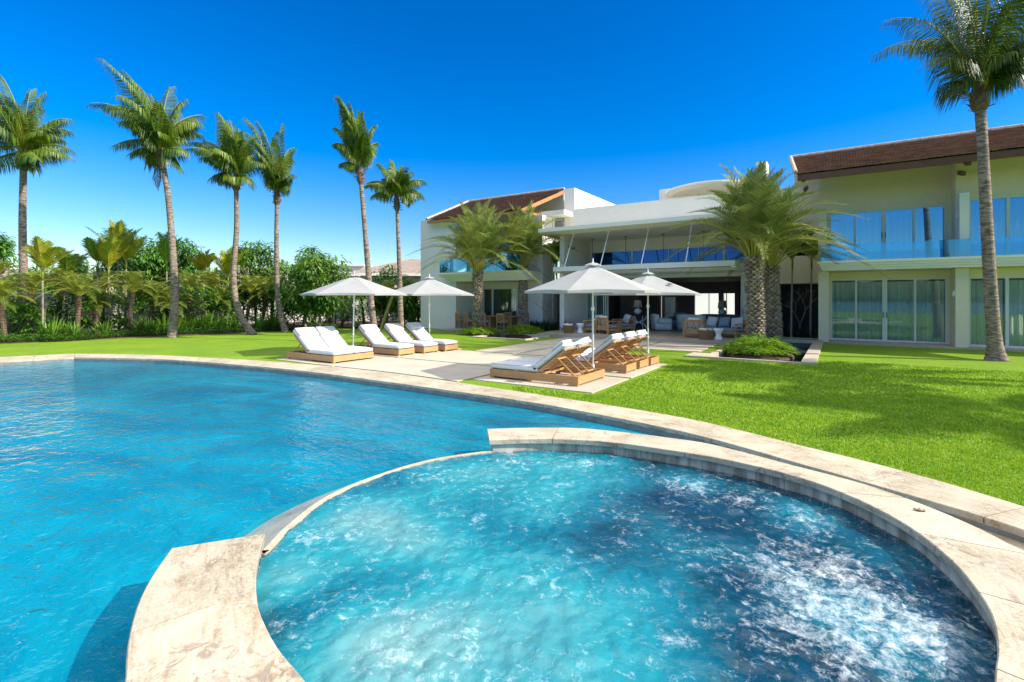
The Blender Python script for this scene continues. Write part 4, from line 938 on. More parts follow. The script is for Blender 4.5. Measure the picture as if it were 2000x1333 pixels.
# small dark embroidered emblem on the canopy of the fourth umbrella
can = [c for c in u4.children if c.name.startswith('canopy')][0]
lc = Matrix.Rotation(-(TH + math.radians(4)), 3, 'Z') @ (W(1302, 562, 14.1) - Vector((-4.9, 15.0, 0)))
aa = math.atan2(lc.y, lc.x); 
def canp(x, y, R=1.68, zr=1.97, zt=2.58):
    a = (math.atan2(y, x) / (PI / 3)) % 6; k = int(a); A0 = Vector((math.cos(k * PI / 3), math.sin(k * PI / 3))); A1 = Vector((math.cos((k + 1) * PI / 3), math.sin((k + 1) * PI / 3))); f_ = a - k
    r = math.hypot(x, y) / (R * math.cos(PI / 6) / math.cos((f_ - .5) * PI / 3)); return (x, y, zt + (zr - zt) * r ** 1.08 - .02 * math.sin(PI * r) + .045)
ce = Vector((.33, -.88)); mb = MB(); V = []
for i in range(10):
    a = i * PI / 5 + .3; r = .12 if i % 2 == 0 else .04; V.append(canp(ce.x + r * math.cos(a), ce.y + r * math.sin(a)))
V.append(canp(ce.x, ce.y)); mb.add(V, [(10, i, (i + 1) % 10) for i in range(10)]); mb.build('emblem', M['navy'] if 'navy' in M else pmat('navy_thread', (.02, .025, .05)), can)

def armchair(name, label, cat, loc, rz, wd=.78, group=None, pillows=1, seatm='bluecush', pm='cushion'):
    """faces local -y; wooden frame with slatted back"""
    t = thing(name, label, cat, loc, rz, group); h = wd / 2; mb = MB()
    for sx in (-1, 1):
        mb.box(sx * h - .035, sx * h + .035, -.4, -.33, 0, .56); mb.box(sx * h - .035, sx * h + .035, .33, .4, 0, .62); mb.box(sx * h - .05, sx * h + .05, -.42, .4, .56, .6); mb.box(sx * h - .025, sx * h + .025, -.33, .33, .14, .22)
    mb.box(-h + .036, h - .036, -.4, -.36, .16, .27); mb.box(-h + .036, h - .036, .3, .34, .16, .27); mb.box(-h + .036, h - .036, -.355, .295, .2, .24)
    mb.build('frame', 'teak', t, bevel=.004)
    mb = MB(); mb.obox((0, .38, .72), (h - .0, 0, 0), (0, .022, 0), (0, .012, .035)); mb.obox((0, .33, .30), (h - .04, 0, 0), (0, .022, 0), (0, 0, .03)); n = max(5, int(wd / .14))
    for i in range(n): x = -h + .08 + (wd - .16) * i / (n - 1); mb.obox((x, .355, .51), (.032, 0, 0), (0, .009, 0), (0, .025, .2))
    mb.build('backrest', 'teak', t)
    mb = MB(); rounded_pad(mb, -h + .04, h - .04, -.38, .3, .25, .38, .02); mb.build('seat_cushion', seatm, t, smooth=True)
    for k in range(pillows):
        cx = (-wd / 2 + wd * (k + .5) / pillows); mb = MB(); rounded_pad(mb, -.24, .24, -.22, .22, -.06, .06, .05)
        R3 = Matrix.Rotation(math.radians(68), 3, 'X') @ Matrix.Rotation(U(-.15, .15), 3, 'Z'); mb.v = [tuple(R3 @ Vector(p) + Vector((cx, .2, .62))) for p in mb.v]
        mb.build('pillow', pm if k % 2 == 0 else 'bluecush', t, smooth=True)
    return t
T = .17
armchair('teak_sofa', 'teak sofa with several white pillows at the left end of the lounge terrace', 'sofa', (-10.2, 22.9, T), math.radians(-75), 1.7, pillows=3)
armchair('teak_armchair', 'teak armchair seen from behind, beside the front left umbrella pole', 'armchair', (-9.15, 22.0, T), math.radians(160), .8)
armchair('teak_armchair', 'teak armchair with a white pillow facing us beside the low table with a bowl', 'armchair', (-9.1, 24.0, T), math.radians(-38), .78)
armchair('teak_armchair', 'teak armchair turned with its slatted back to us, left of the towel basket at right', 'armchair', (-5.15, 21.9, T), math.radians(188), .78)
armchair('teak_sofa', 'long teak sofa with grey seat and blue and white pillows by the right jamb', 'sofa', (-4.25, 22.9, T), math.radians(-22), 1.75, pillows=3)
t = thing('coffee_table', 'low teak table with a white bowl between the lounge armchairs', 'table', (-9.65, 23.3, T)); MB().box(-.42, .42, -.3, .3, .3, .35).build('table_top', 'teak', t, bevel=.004)
for x, y in ((-.38, -.26), (.38, -.26), (-.38, .26), (.38, .26)): MB().box(x - .03, x + .03, y - .03, y + .03, 0, .3).build('leg', 'teak', t)
b = MB().lathe([(.04, 0), (.05, .03), (.15, .09), (.17, .13), (.155, .13), (.02, .03)], 18).build('bowl', 'ceramic', None, smooth=True); b.location = (-9.7, 23.25, T + .351); tagk(b, 'white bowl on the low teak table in the lounge', 'bowl')
def stool(label, loc):
    o = MB().lathe([(.17, 0), (.17, .04), (.10, .2), (.12, .27), (.19, .4), (.19, .45), (.17, .46)], 20).build('stool', 'ceramic', None, smooth=True); o.location = loc; tagk(o, label, 'stool', 'white hourglass stools')
stool('white hourglass side stool beside the left towel basket', (-10.35, 21.6, T)); stool('white hourglass side stool beside the right towel basket', (-4.05, 21.15, T))
def basket(label, loc, s):
    t = thing('towel_basket', label, 'basket', loc, .3, 'wicker baskets of rolled towels'); MB().lathe([(.24 * s, 0), (.27 * s, .18), (.29 * s, .36), (.275 * s, .37), (.25 * s, .2), (.2 * s, .15)], 20).build('basket', 'wicker', t)
    mb = MB()
    for k in range(9): x, y = U(-.17, .17) * s, U(-.17, .17) * s; a = U(0, 3); mb.tube([(x - .1 * math.cos(a), y - .1 * math.sin(a), .37), (x + .1 * math.cos(a), y + .1 * math.sin(a), .40)], .055, 8)
    mb.build('rolled_towels', 'cushion', t, smooth=True)
basket('wicker basket of rolled white towels at the left end of the lounge step', (-10.75, 21.2, T), .95); basket('wicker basket of rolled white towels in front of the right sofa', (-4.5, 21.1, T), 1.1)
t = thing('console_table', 'dark console table on crossed pale hoops against the lounge wall', 'table', (-9.0, 26.0, T)); MB().box(-.65, .65, -.2, .2, .74, .8).build('table_top', 'black', t)
for sx, z0, z1 in ((-.0, 0, 0), (0, 1, 1)):
    mb = MB(); pts = []
    for i in range(13): a = PI * i / 12; pts.append((.42 * math.cos(a), 0, (.36 * math.sin(a) if not z0 else .74 - .36 * math.sin(a))))
    mb.tube(pts, .035, 8)
    mb.tube([(p[0] * .55, .02, p[2] * (1 if not z0 else 1)) for p in pts], .025, 8); mb.build('hoop', M['ceramic'], t, smooth=True)
def tlamp(label, loc, s=1):
    t = thing('table_lamp', label, 'table lamp', loc, 0, 'white table lamps in the lounge'); MB().lathe([(.08, 0), (.15, .05), (.19, .14), (.15, .22), (.06, .28), (.04, .32)], 18).build('base', 'ceramic', t, smooth=True)
    MB().lathe([(.21, .34), (.16, .68), (.155, .68), (.205, .34)], 20).build('lamp_shade', 'shade', t, smooth=True); t.scale = (s, s, s)
tlamp('white lamp with a linen shade on the hoop-legged console', (-9.05, 26.0, T + .8), 1.1)
tlamp('white lamp with a linen shade on the far table by the bright back opening', (-5.2, 28.2, T + .75), 1.15)
t = thing('side_table', 'dark table under the far lamp at the back right of the lounge', 'table', (-5.2, 28.2, T)); MB().box(-.6, .6, -.25, .25, .69, .749).build('table_top', 'black', t)
for x in (-.55, .55): MB().box(x - .03, x + .03, -.22, .22, 0, .69).build('leg', 'black', t)
def softseat(name, label, loc, rz, wd, m='cushion', group=None):
    t = thing(name, label, 'armchair' if wd < 1.2 else 'sofa', loc, rz, group); h = wd / 2
    mb = MB(); rounded_pad(mb, -h, h, -.42, .42, .02, .42, .02); mb.build('seat', m, t, smooth=True); mb = MB(); rounded_pad(mb, -h, h, .22, .45, .3, .82, .02); mb.build('backrest', m, t, smooth=True)
    for s in (-1, 1): mb = MB(); rounded_pad(mb, min(s * h, s * (h - .16)), max(s * h, s * (h - .16)), -.42, .3, .3, .6, .02); mb.build('arm', m, t, smooth=True)
softseat('armchair', 'white slipcovered armchair behind the second umbrella pole in the lounge', (-7.75, 25.9, T), math.radians(120), .95)
softseat('sofa', 'white slipcovered sofa deeper in the lounge, left of the teak chair at right', (-6.1, 26.2, T), math.radians(150), 1.7)
softseat('armchair', 'grey-blue armchair between the two white seats, beside the steel cabinet', (-7.6, 28.6, T), math.radians(-10), .8, 'bluecush')
softseat('sofa', 'dark sofa with its back to the bright rear opening of the lounge', (-5.2, 26.9, T), 0, 2.0, 'dark2')
t = thing('steel_cabinet', 'tall brushed steel two-door cabinet at the back of the lounge', 'cabinet', (-9.1, 32.6, T)); MB().box(-.34, .34, -.3, .3, 0, 1.75).build('cabinet', 'dark2', t)
for s in (0, 1): MB().box(-.33 + s * .335, -.01 + s * .335, -.33, -.301, .03, 1.72).build('door', 'steel', t, bevel=.003)
mb = MB()
for i in range(12): mb.lathe([(.005, 0), (.035, .03), (.035, .06), (.005, .09)], 8, (-8.1, 26.6, 1.45 + i * .115))
o = mb.build('hanging_beads', 'wicker', None, smooth=True); tagk(o, 'strand of brown beads hanging from the lounge ceiling beside the second umbrella pole', 'ornament')

# dining set on the left terrace
TD = .102
t = thing('dining_table', 'teak dining table on the left terrace behind the date palms', 'table', (-15.6, 22.75, TD)); MB().box(-1.1, 1.1, -.48, .48, .70, .75).build('table_top', 'teak', t, bevel=.004)
for x in (-.7, .7): MB().box(x - .08, x + .08, -.3, .3, 0, .7).build('leg', 'teak', t)
b = MB().lathe([(.05, 0), (.12, .05), (.13, .1), (.06, .14)], 12).build('jar', 'ceramic', None, smooth=True); b.location = (-15.7, 22.75, TD + .751); tagk(b, 'small pale jar on the teak dining table', 'jar')
def dchair(label, loc, rz):
    t = thing('dining_chair', label, 'chair', loc, rz, 'teak dining chairs on the left terrace')
    mb = MB()
    for x in (-.22, .22): mb.box(x - .022, x + .022, .18, .225, 0, .9)
    mb.box(-.2, .2, .185, .215, .84, .92)
    for i in range(5): mb.box(-.16 + i * .08 - .018, -.16 + i * .08 + .018, .19, .21, .46, .84)
    mb.build('backrest', 'teak', t)
    for x in (-.22, .22): MB().box(x - .022, x + .022, -.22, -.175, 0, .62).build('leg', 'teak', t)
    MB().box(-.24, .24, -.23, .22, .41, .44).build('seat', 'teak', t)
    mb = MB()
    for x in (-.245, .245): mb.box(x - .025, x + .025, -.24, .18, .62, .645)
    mb.build('armrest', 'teak', t)
    mb = MB(); rounded_pad(mb, -.21, .21, -.21, .17, .441, .48, .01); mb.build('seat_cushion', 'cushion', t, smooth=True); return t
c0 = dchair('teak dining chair at the left end of the dining table, side on', (-17.0, 22.7, TD), math.radians(95))
for (x, y, a, lb) in ((-16.2, 21.9, 172, 'teak dining chair on the near side of the table, left of centre, seen from behind'), (-15.1, 21.95, 184, 'near-side teak dining chair at the right, by the second date palm'), (-15.9, 23.55, 4, 'teak dining chair on the far side of the table facing us'), (-14.3, 22.8, -92, 'teak dining chair at the right end of the dining table'),
                      (-18.3, 22.35, 160, 'teak chair seen from behind just left of the first date palm trunk'), (-18.5, 23.3, 60, 'leftmost teak chair, in front of the blue shaded wall'), (-17.3, 21.9, 150, 'teak chair just right of the first date palm trunk')):
    dup(c0, (x, y, TD), math.radians(a), lb)
c0['group'] = 'teak dining chairs on the left terrace'
armchair('balcony_chair', 'small wooden chair with a white pillow on the left balcony, nearer the date palm crown', 'armchair', (-17.1, 22.6, 3.271), math.radians(35), .7, 'chairs on the left balcony')
armchair('balcony_chair', 'small wooden chair with a white pillow on the left balcony, at its right end', 'armchair', (-15.2, 22.7, 3.271), math.radians(-30), .7, 'chairs on the left balcony')
# little shell lying on the tub coping
mb = MB(); q = G(1797, 999, ZC); mb.lathe([(.004, 0), (.016, .004), (.021, .011), (.016, .019), (.006, .024)], 9, (0, 0, 0)); mb.lathe([(.003, 0), (.011, .004), (.013, .012), (.004, .02)], 8, (.024, .006, 0)); mb.tube([(-.012, 0, .01), (-.035, -.004, .012), (-.045, -.006, .006)], [.012, .008, .002], 7)
o = mb.build('shell', pmat('tan_shell', (.5, .36, .24), (.3, .2, .13), 40, .5), None, smooth=True); o.location = (q.x, q.y, ZC + .001); tagk(o, 'small tan shell lying on the curved stone rim of the hot tub', 'shell')

# ================================================================== VEGETATION
def frond(lb, rb, base, ctrl, tip, nl=46, ll=.55, w=.035, hang=.6, vlift=0.0, fwd=.5, start=.12, rr=.022, jit=.12, droopy=1.0, segs=12, wind=None, pmin=.18):
    base = Vector(base); ctrl = Vector(ctrl); tip = Vector(tip); P = []
    for i in range(segs + 1): t = i / segs; P.append(base * (1 - t) ** 2 + ctrl * 2 * t * (1 - t) + tip * t * t)
    rb.tube(P, [rr * (1 - .85 * i / segs) for i in range(segs + 1)], 4, cap=False)
    for i in range(nl):
        t = start + (1 - start) * (i + .5) / nl; s = t * segs; k = min(segs - 1, int(s)); p = P[k].lerp(P[k + 1], s - k); d = (P[k + 1] - P[k]).normalized()
        side = d.cross(UP)
        if side.length < .15: side = d.cross(FV)
        side.normalize(); un = side.cross(d).normalized()
        prof = max(pmin, math.sin(PI * min(1, (.10 + .86 * t)) ** .9)) ; L = ll * prof * U(1 - jit, 1 + jit)
        f_ = fwd + .55 * t ** 3
        for sg in (-1, 1):
            ld = (d * (f_ + U(-.1, .1)) + side * sg * (.9 - .35 * t ** 4) + un * (vlift + U(-.12, .12)) - UP * .12 * hang + (wind or Vector())).normalized()
            m_ = p + ld * L * .5; l2 = (ld - UP * hang * U(.7, 1.3) + (wind or Vector()) * .6).normalized(); e = m_ + l2 * L * .5
            wv = ld.cross(un + ld * .01).normalized() * w * .5 * (1 if t < .9 else .7)
            lb.add([p - wv * .5, p + wv * .5, m_ + wv, m_ - wv, e], [(0, 1, 2, 3), (3, 2, 4)])
def trunk_rings(mb, pts, r0, r1, flare=1.5, ring=.09, n=10, bulge=.0, amp=.05):
    P = resample(catmull(pts, 8), ring / 2); k = len(P); R = []
    for i in range(k):
        t = i / (k - 1); r = r0 + (r1 - r0) * min(1, t * 1.15); z = P[i].z - P[0].z
        r *= 1 + (flare - 1) * math.exp(-z / .28); r *= (1 + amp * (1 if i % 2 else -1) * U(.5, 1.3)); R.append(r)
    mb.tube(P, R, n)
    return P[-1], (P[-1] - P[-4]).normalized()
GC = 'tall coconut palms around the lawn'
def coco(label, path, Z, tips, r0, r1, ll=.62, lenj=.55, extra=6, dead=None, seed=1, group=GC, flare=1.35, nl=84, crown_h=.9, wl=.04):
    """path: trunk pixels bottom to top at distance Z; tips: frond tip pixels"""
    random.seed(seed); r0 *= .84; r1 *= .80
    b0 = B(path[0][0], Z); t = thing('coconut_palm', label, 'palm tree', b0, 0, group)
    pts = [W(x, y, Z) for x, y in path]; pts[0] = b0 - Vector((0, 0, .05)); loc = lambda p: Vector(p) - b0
    mb = MB(); top, d = trunk_rings(mb, [loc(p) for p in pts], r0, r1, flare); mb.build('trunk', 'trunk_pale', t, smooth=True)
    fb = MB(); fb.tube([top - d * .35, top - d * .2, top + d * .05, top + d * .35, top + d * .7], [r1 * 1.05, r1 * 1.7, r1 * 1.75, r1 * 1.2, r1 * .5], 10)
    for i in range(26):
        a = rnd() * 6.28; q = top + d * U(-.3, .25) + Vector((math.cos(a), math.sin(a), 0)) * r1 * 1.3; fb.bar(q, q + Vector((math.cos(a), math.sin(a), U(-.2, .9))) * U(.08, .2), .05, .015)
    fb.build('fibre_collar', 'fiber', t)
    lb = MB(); rb = MB(); c0_ = top + d * .25
    def one(tip, dz, k=0):
        tp = tip + FV * dz; v = tp - c0_; L = v.length
        if L < .5: return
        ctrl = c0_ + Vector((v.x, v.y, 0)) * .35 + UP * (max(v.z * .55, 0) + L * .42)
        if tip.z - c0_.z > .75 * L: ctrl = c0_ + v * .5 + UP * L * .20 + Vector((v.x, v.y, 0)) * -.35
        frond(lb, rb, c0_ + Vector((U(-1, 1), U(-1, 1), 0)) * r1 * .6, ctrl, tp, nl, ll * U(.85, 1.15) * 1.22, wl * .85, 2.1, -.3, .35, .16, .03, pmin=.5)
    for (x, y) in tips:
        tip = loc(W(x, y, Z)); L = (tip - c0_).length; one(tip, U(-.45, .45) * L * lenj)
    for k in range(extra * 2):
        x, y = random.choice(tips); x2, y2 = random.choice(tips); tip = (loc(W(x, y, Z)) + loc(W(x2, y2, Z))) / 2; L = (loc(W(x, y, Z)) - c0_).length
        one(tip, (1 if k % 2 else -1) * U(.5, .9) * L * lenj * 1.3)
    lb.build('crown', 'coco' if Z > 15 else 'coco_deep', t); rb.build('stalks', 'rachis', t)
    if dead:
        lb = MB(); rb = MB()
        for (x, y) in dead: frond(lb, rb, c0_ - d * .3, c0_ + (loc(W(x, y, Z)) - c0_) * .3 + RV * (.25 if x > path[-1][0] else -.25), loc(W(x, y, Z)), 26, .5, .035, 1.6, 0, .7, .1, .025)
        lb.build('dead_fronds', 'dry', t); rb.build('dead_stalks', 'dry', t)
    return t
coco('leftmost coconut palm, thick pale trunk, crown cut by the photo edge', [(52, 652), (47, 560), (44, 440), (46, 320)], 24.0, [(-70, 190), (-30, 150), (10, 150), (45, 170), (68, 178), (125, 228), (118, 300), (-60, 290), (-25, 345), (80, 335), (100, 262), (20, 200), (-90, 240)], .23, .17, ll=.8, extra=8, seed=11)
coco('tallest coconut palm at left, big windblown crown and a hanging frond', [(336, 655), (341, 560), (330, 400), (316, 312)], 23.0, [(232, 143), (212, 208), (225, 285), (255, 300), (315, 160), (345, 190), (378, 232), (372, 300), (355, 330), (300, 200), (240, 240), (270, 170), (285, 320)], .21, .15, ll=.8, extra=9, dead=[(309, 372)], seed=12)
coco('coconut palm with strongly curved lower trunk and a round shaggy crown', [(494, 650), (466, 608), (456, 540), (462, 450), (461, 360)], 25.0, [(414, 213), (440, 235), (392, 270), (392, 310), (405, 345), (468, 262), (500, 270), (515, 320), (498, 355), (440, 300), (480, 300), (430, 350)], .20, .14, ll=.75, extra=9, seed=13)
coco('yellowish coconut palm beside the curved one, fourth tall trunk from the left', [(558, 642), (543, 580), (540, 480), (541, 388)], 26.5, [(498, 243), (520, 250), (550, 246), (574, 292), (572, 340), (560, 362), (512, 330), (505, 300), (535, 270), (525, 350)], .18, .13, ll=.6, extra=5, seed=14)
coco('slender palm with a narrow upright crown, fifth tall trunk from the left', [(735, 660), (724, 585), (712, 440), (704, 345)], 20.5, [(670, 213), (688, 208), (705, 222), (727, 243), (726, 290), (716, 330), (660, 285), (664, 320), (657, 250), (690, 250)], .17, .11, ll=.55, lenj=.4, extra=5, seed=15)
coco('shorter coconut palm just left of the house with fronds spread like a fan', [(784, 650), (781, 560), (778, 470), (775, 398)], 22.5, [(714, 355), (725, 382), (742, 322), (765, 314), (780, 325), (800, 335), (828, 352), (826, 382), (806, 392), (752, 350), (765, 345)], .16, .10, ll=.55, extra=3, seed=16)
coco('big coconut palm on the lawn in front of the right wing', [(1946, 706), (1938, 610), (1929, 470), (1920, 300), (1913, 195)], 14.6, [(1742, 30), (1755, -70), (1790, 130), (1842, 165), (1830, -120), (1890, -150), (1960, -140), (2040, -60), (2070, 40), (2045, 130), (1985, 150), (1900, -60), (1880, 100), (2090, 100), (1950, 60)], .20, .16, ll=.85, extra=10, dead=[(1852, 178)], seed=17, flare=1.9, nl=64, wl=.034)
# palms standing just outside the right edge of the photo: their shadows cross the lawn
for i, (x, y, h) in enumerate(((12.1, 18.0, 9.2), (15.2, 14.6, 9.4))):
    random.seed(40 + i); t = thing('coconut_palm', ['tall coconut palm right of the photo casting the long shadow past the pond', 'tall coconut palm right of the photo casting the shadow nearest the pool', 'tall coconut palm right of the photo close to the right wing'][i], 'palm tree', (x, y, 0), 0, GC)
    mb = MB(); top, d = trunk_rings(mb, [Vector((0, 0, -.05)), Vector((.15, 0, h * .4)), Vector((-.1, .1, h))], .2, .14, 1.8); mb.build('trunk', 'trunk_pale', t, smooth=True); lb = MB(); rb = MB()
    for k in range(24):
        a = k * 2.4; e = U(-.4, 1.1); L = U(2.6, 3.3); v = Vector((math.cos(a) * math.cos(e), math.sin(a) * math.cos(e), math.sin(e))) * L; frond(lb, rb, top, top + v * .5 + UP * .8, top + v - UP * .3, 40, .8, .075, .7, 0, .45, .15)
    lb.build('crown', 'coco', t); rb.build('stalks', 'rachis', t)

GD = 'date palms with rough boot-covered trunks'
def date_palm(label, base, h, r, L, nf=34, seed=1, lean=(0, 0), emin=12):
    random.seed(seed); t = thing('date_palm', label, 'palm tree', base, 0, GD)
    core = MB(); core.tube([(0, 0, -.1), (lean[0] * .5, lean[1] * .5, h * .5), (lean[0], lean[1], h)], [r * .92, r * .86, r * .8], 12); 
    bt = MB(); rows = int(h / .085); nper = 9
    for j in range(rows):
        z = j * h / rows; sp = 1.0 + .18 * max(0, (z / h - .8) / .2)
        for i in range(nper):
            a = 2 * PI * (i + .5 * (j % 2)) / nper + U(-.08, .08); cx, cy = lean[0] * z / h, lean[1] * z / h; ra = r * .84; out = r * sp * U(1.05, 1.34)
            wq = r * .36; hh = U(.10, .15); ca, sa = math.cos(a), math.sin(a); tx, ty = -sa * wq, ca * wq
            p = [(cx + ca * ra - tx, cy + sa * ra - ty, z), (cx + ca * ra + tx, cy + sa * ra + ty, z), (cx + ca * out + tx * .55, cy + sa * out + ty * .55, z + hh * .75), (cx + ca * out - tx * .55, cy + sa * out - ty * .55, z + hh * .75), (cx + ca * ra * 1.0, cy + sa * ra * 1.0, z + hh * 1.15)]
            bt.add(p, [(0, 1, 2, 3), (3, 2, 4), (0, 3, 4), (1, 4, 2)])
    core.build('trunk', 'fiber', t); bt.build('leaf_boots', 'trunk_boot', t)
    lb = MB(); rb = MB(); top = Vector((lean[0], lean[1], h - .05))
    for k in range(nf):
        a = k * 2.39996 + U(-.2, .2); e = math.radians(emin + (86 - emin) * ((k + .5) / nf) ** .8); l = L * U(.85, 1.08)
        v = Vector((math.cos(a) * math.cos(e), math.sin(a) * math.cos(e), math.sin(e))); out = Vector((math.cos(a), math.sin(a), 0))
        ctrl = top + v * l * .35 + UP * l * (.30); tip = top + v * l * .88 + out * l * .10 - UP * l * .36 * math.cos(e)
        frond(lb, rb, top + out * r * .6, ctrl, tip, 66, .56 * L / 3.6, .029, .22, .32, .62, .22, .028, segs=12, pmin=.36)
    lb.build('crown', 'date', t); rb.build('stalks', 'rachis', t)
    return t
date_palm('stout date palm in the planter in front of the left balcony', Vector((-14.75, 19.3, -.1)) + Vector((-.55, .75, 0)), 3.25, .235, 4.05, 56, 21)
date_palm('slimmer date palm right of the left balcony, behind the pond bed', (-14.0, 22.0 + .3, 0), 3.55, .22, 3.8, 48, 22)
date_palm('nearest and thickest date palm in the square pond in front of the right wing', B(1476, 17.9) - UP * .1, 3.4, .28, 4.0, 52, 23, lean=(-.07, 0))
date_palm('second date palm standing behind the thickest one in the square pond', B(1512, 19.3) - UP * .1, 3.15, .27, 3.8, 46, 24, lean=(-.15, 0))

def fern_bed(label, c, rx, ry, hgt, n, rot=0, mat='fern'):
    t = thing('fern_clump', label, 'fern', c, rot, 'bright green fern clumps under the date palms'); lb = MB(); rb = MB(); random.seed(int(abs(c[0]) * 100))
    for k in range(n):
        a = rnd() * 6.28; q = math.sqrt(rnd()); x, y = math.cos(a) * q * rx, math.sin(a) * q * ry; z = hgt * (.25 + .75 * (1 - q * q)) * U(.4, .9); b = Vector((x * .8, y * .8, z * .3)); o_ = Vector((math.cos(a + U(-1, 1)), math.sin(a + U(-1, 1)), 0)); L = U(.28, .5)
        frond(lb, rb, b, b + o_ * L * .3 + UP * (z + .18), b + o_ * L + UP * z * U(.5, 1.0), 11, .13, .018, .2, .1, .5, .1, .004, segs=5)
    lb.build('foliage', mat, t); rb.build('stems', mat, t)
    so_ = MB(); so_.lathe([(rx * .95, -.16), (rx * .9, .02), (rx * .5, .1), (.01, .12)], 18); s_ = so_.build('rootball', 'soil', t, smooth=True); s_.scale = (1, ry / rx, 1)
fern_bed('bright green fern clump around the first date palm, left planter', (-15.0, 19.9, .0), 1.15, .9, .42, 330)
fern_bed('bright green fern clump around the second date palm', (-13.1, 20.9, .0), 1.15, .8, .5, 330)
fern_bed('largest bright fern clump, in the square pond at the foot of the two date palms', (-2.35, 19.0, -.1), 1.2, 1.7, .6, 620, .2)

def strap_clump(label, loc, n=34, L=.7, mat='strap', group='strap-leaved lily clumps along the beds', seed=0, w=.035):
    random.seed(seed); mb = MB()
    for k in range(n):
        a = rnd() * 6.28; o_ = Vector((math.cos(a), math.sin(a), 0)); l = L * U(.6, 1.15); sp = U(.15, .75); b = o_ * U(0, .12); ww = Vector((-o_.y, o_.x, 0)) * w * U(.7, 1.2) / 2; P = []
        for i in range(5): t = i / 4; P.append(b + o_ * l * sp * t ** 1.4 + UP * l * (t - .38 * sp * t * t * 1.2))
        V = []
        for i, p in enumerate(P): f_ = (1, 1.1, 1, .7, .08)[i]; V += [p - ww * f_, p + ww * f_]
        mb.add(V, [(2 * i, 2 * i + 1, 2 * i + 3, 2 * i + 2) for i in range(4)])
    o = mb.build('lily_clump', mat); o.location = loc; return tagk(o, label, 'plant', group)
def cane_palm(label, loc, h, r, L, nf=7, mat='areca_g', seed=0, lean=(0, 0), ll=.42, w=.06, group='slim young palms in the beds', tmat='branch'):
    random.seed(seed); t = thing('young_palm', label, 'palm tree', loc, 0, group); mb = MB(); top, d = trunk_rings(mb, [Vector((0, 0, -.03)), Vector((lean[0] * .4, lean[1] * .4, h * .5)), Vector((lean[0], lean[1], h))], r, r * .75, 1.2, .12, 8); mb.build('trunk', tmat, t, smooth=True)
    lb = MB(); rb = MB()
    MB().tube([top, top + UP * .25, top + UP * .45], [r * .9, r * .95, r * .5], 8).build('crownshaft', mat, t, smooth=True); top = top + UP * .35
    for k in range(nf):
        a = k * 2.4 + U(-.3, .3); e = math.radians(U(45, 85)); l = L * U(.8, 1.15); o_ = Vector((math.cos(a), math.sin(a), 0)); v = o_ * math.cos(e) + UP * math.sin(e)
        frond(lb, rb, top, top + v * l * .55, top + v * l * .92 + o_ * l * .12, 26, ll, w, .45, .45, .95, .12, .016, segs=8)
    lb.build('crown', mat, t); rb.build('stalks', 'rachis', t); return t
def pygmy(label, loc, h, r, L, nf=24, seed=0, lean=(0, 0)):
    random.seed(seed); t = thing('pygmy_date_palm', label, 'palm tree', loc, 0, 'fluffy pygmy date palms in the left bed'); mb = MB(); top, d = trunk_rings(mb, [Vector((0, 0, -.03)), Vector((lean[0] * .5, lean[1] * .5, h * .55)), Vector((lean[0], lean[1], h))], r, r * 1.1, 1.0, .07, 8, amp=.14); mb.build('trunk', 'fiber', t)
    lb = MB(); rb = MB()
    for k in range(nf):
        a = k * 2.4 + U(-.3, .3); e = math.radians(8 + 76 * (k / nf)); l = L * U(.8, 1.1); o_ = Vector((math.cos(a), math.sin(a), 0)); v = o_ * math.cos(e) + UP * math.sin(e)
        frond(lb, rb, top, top + v * l * .45 + UP * l * .25, top + v * l * .8 + o_ * l * .15 - UP * l * .28, 34, .30, .020, .35, .15, .6, .12, .01, segs=7)
    lb.build('crown', 'pygmy', t); rb.build('stalks', 'rachis', t); return t
def leafy_tree(name, label, loc, h, rx, rz, n=1500, mat='broad', ls=.16, seed=0, group=None, trunk_r=.06, low=.35, nclump=16, cat='tree', droop=.6):
    """tapered trunk, limbs to clump centres, leaves as folded drooping blades around each clump"""
    random.seed(seed); t = thing(name, label, cat, loc, 0, group); tb = MB(); tb.tube([(0, 0, -.05), (U(-.1, .1), U(-.1, .1), h * low), (U(-.15, .15), U(-.15, .15), h * .75)], [trunk_r, trunk_r * .8, trunk_r * .4], 7)
    C = []
    zc = h - rz
    for k in range(nclump):
        a = k * 2.4; q = math.sqrt((k + .5) / nclump); zz = U(-1, 1); rr = math.sqrt(max(.05, 1 - zz * zz)) * (.45 + .55 * q); c = Vector((math.cos(a) * rr * rx * .78, math.sin(a) * rr * rx * .78, zc + zz * rz * .78)); C.append((c, U(.26, .5) * rx)); f0 = Vector((0, 0, h * U(low * .8, .7))); tb.tube([f0, f0.lerp(c, .6) + UP * .1, c], [trunk_r * .45, trunk_r * .28, trunk_r * .12], 5)
    tb.build('trunk', 'branch', t); lb = MB()
    for i in range(n):
        c, r = random.choice(C); v = Vector((random.gauss(0, 1), random.gauss(0, 1), random.gauss(0, 1))).normalized() * r * rnd() ** .4; p = c + v; o_ = (Vector((v.x, v.y, 0)) + Vector((U(-.5, .5), U(-.5, .5), 0)) * r).normalized(); dn = (o_ * U(.4, 1) + UP * U(-droop * 1.6, .35)).normalized(); L = ls * U(.7, 1.3); sd = dn.cross(UP + o_ * U(-.5, .5))
        if sd.length < .05: sd = Vector((1, 0, 0))
        sd.normalize(); m_ = p + dn * L * .45; nn_ = sd.cross(dn) * L * .06; e = p + dn * L - UP * L * .15 * droop
        lb.add([p, m_ + sd * L * .2 + nn_, e, m_ - sd * L * .2 + nn_], [(0, 1, 2), (0, 2, 3)])
    lb.build('crown', mat, t); return t
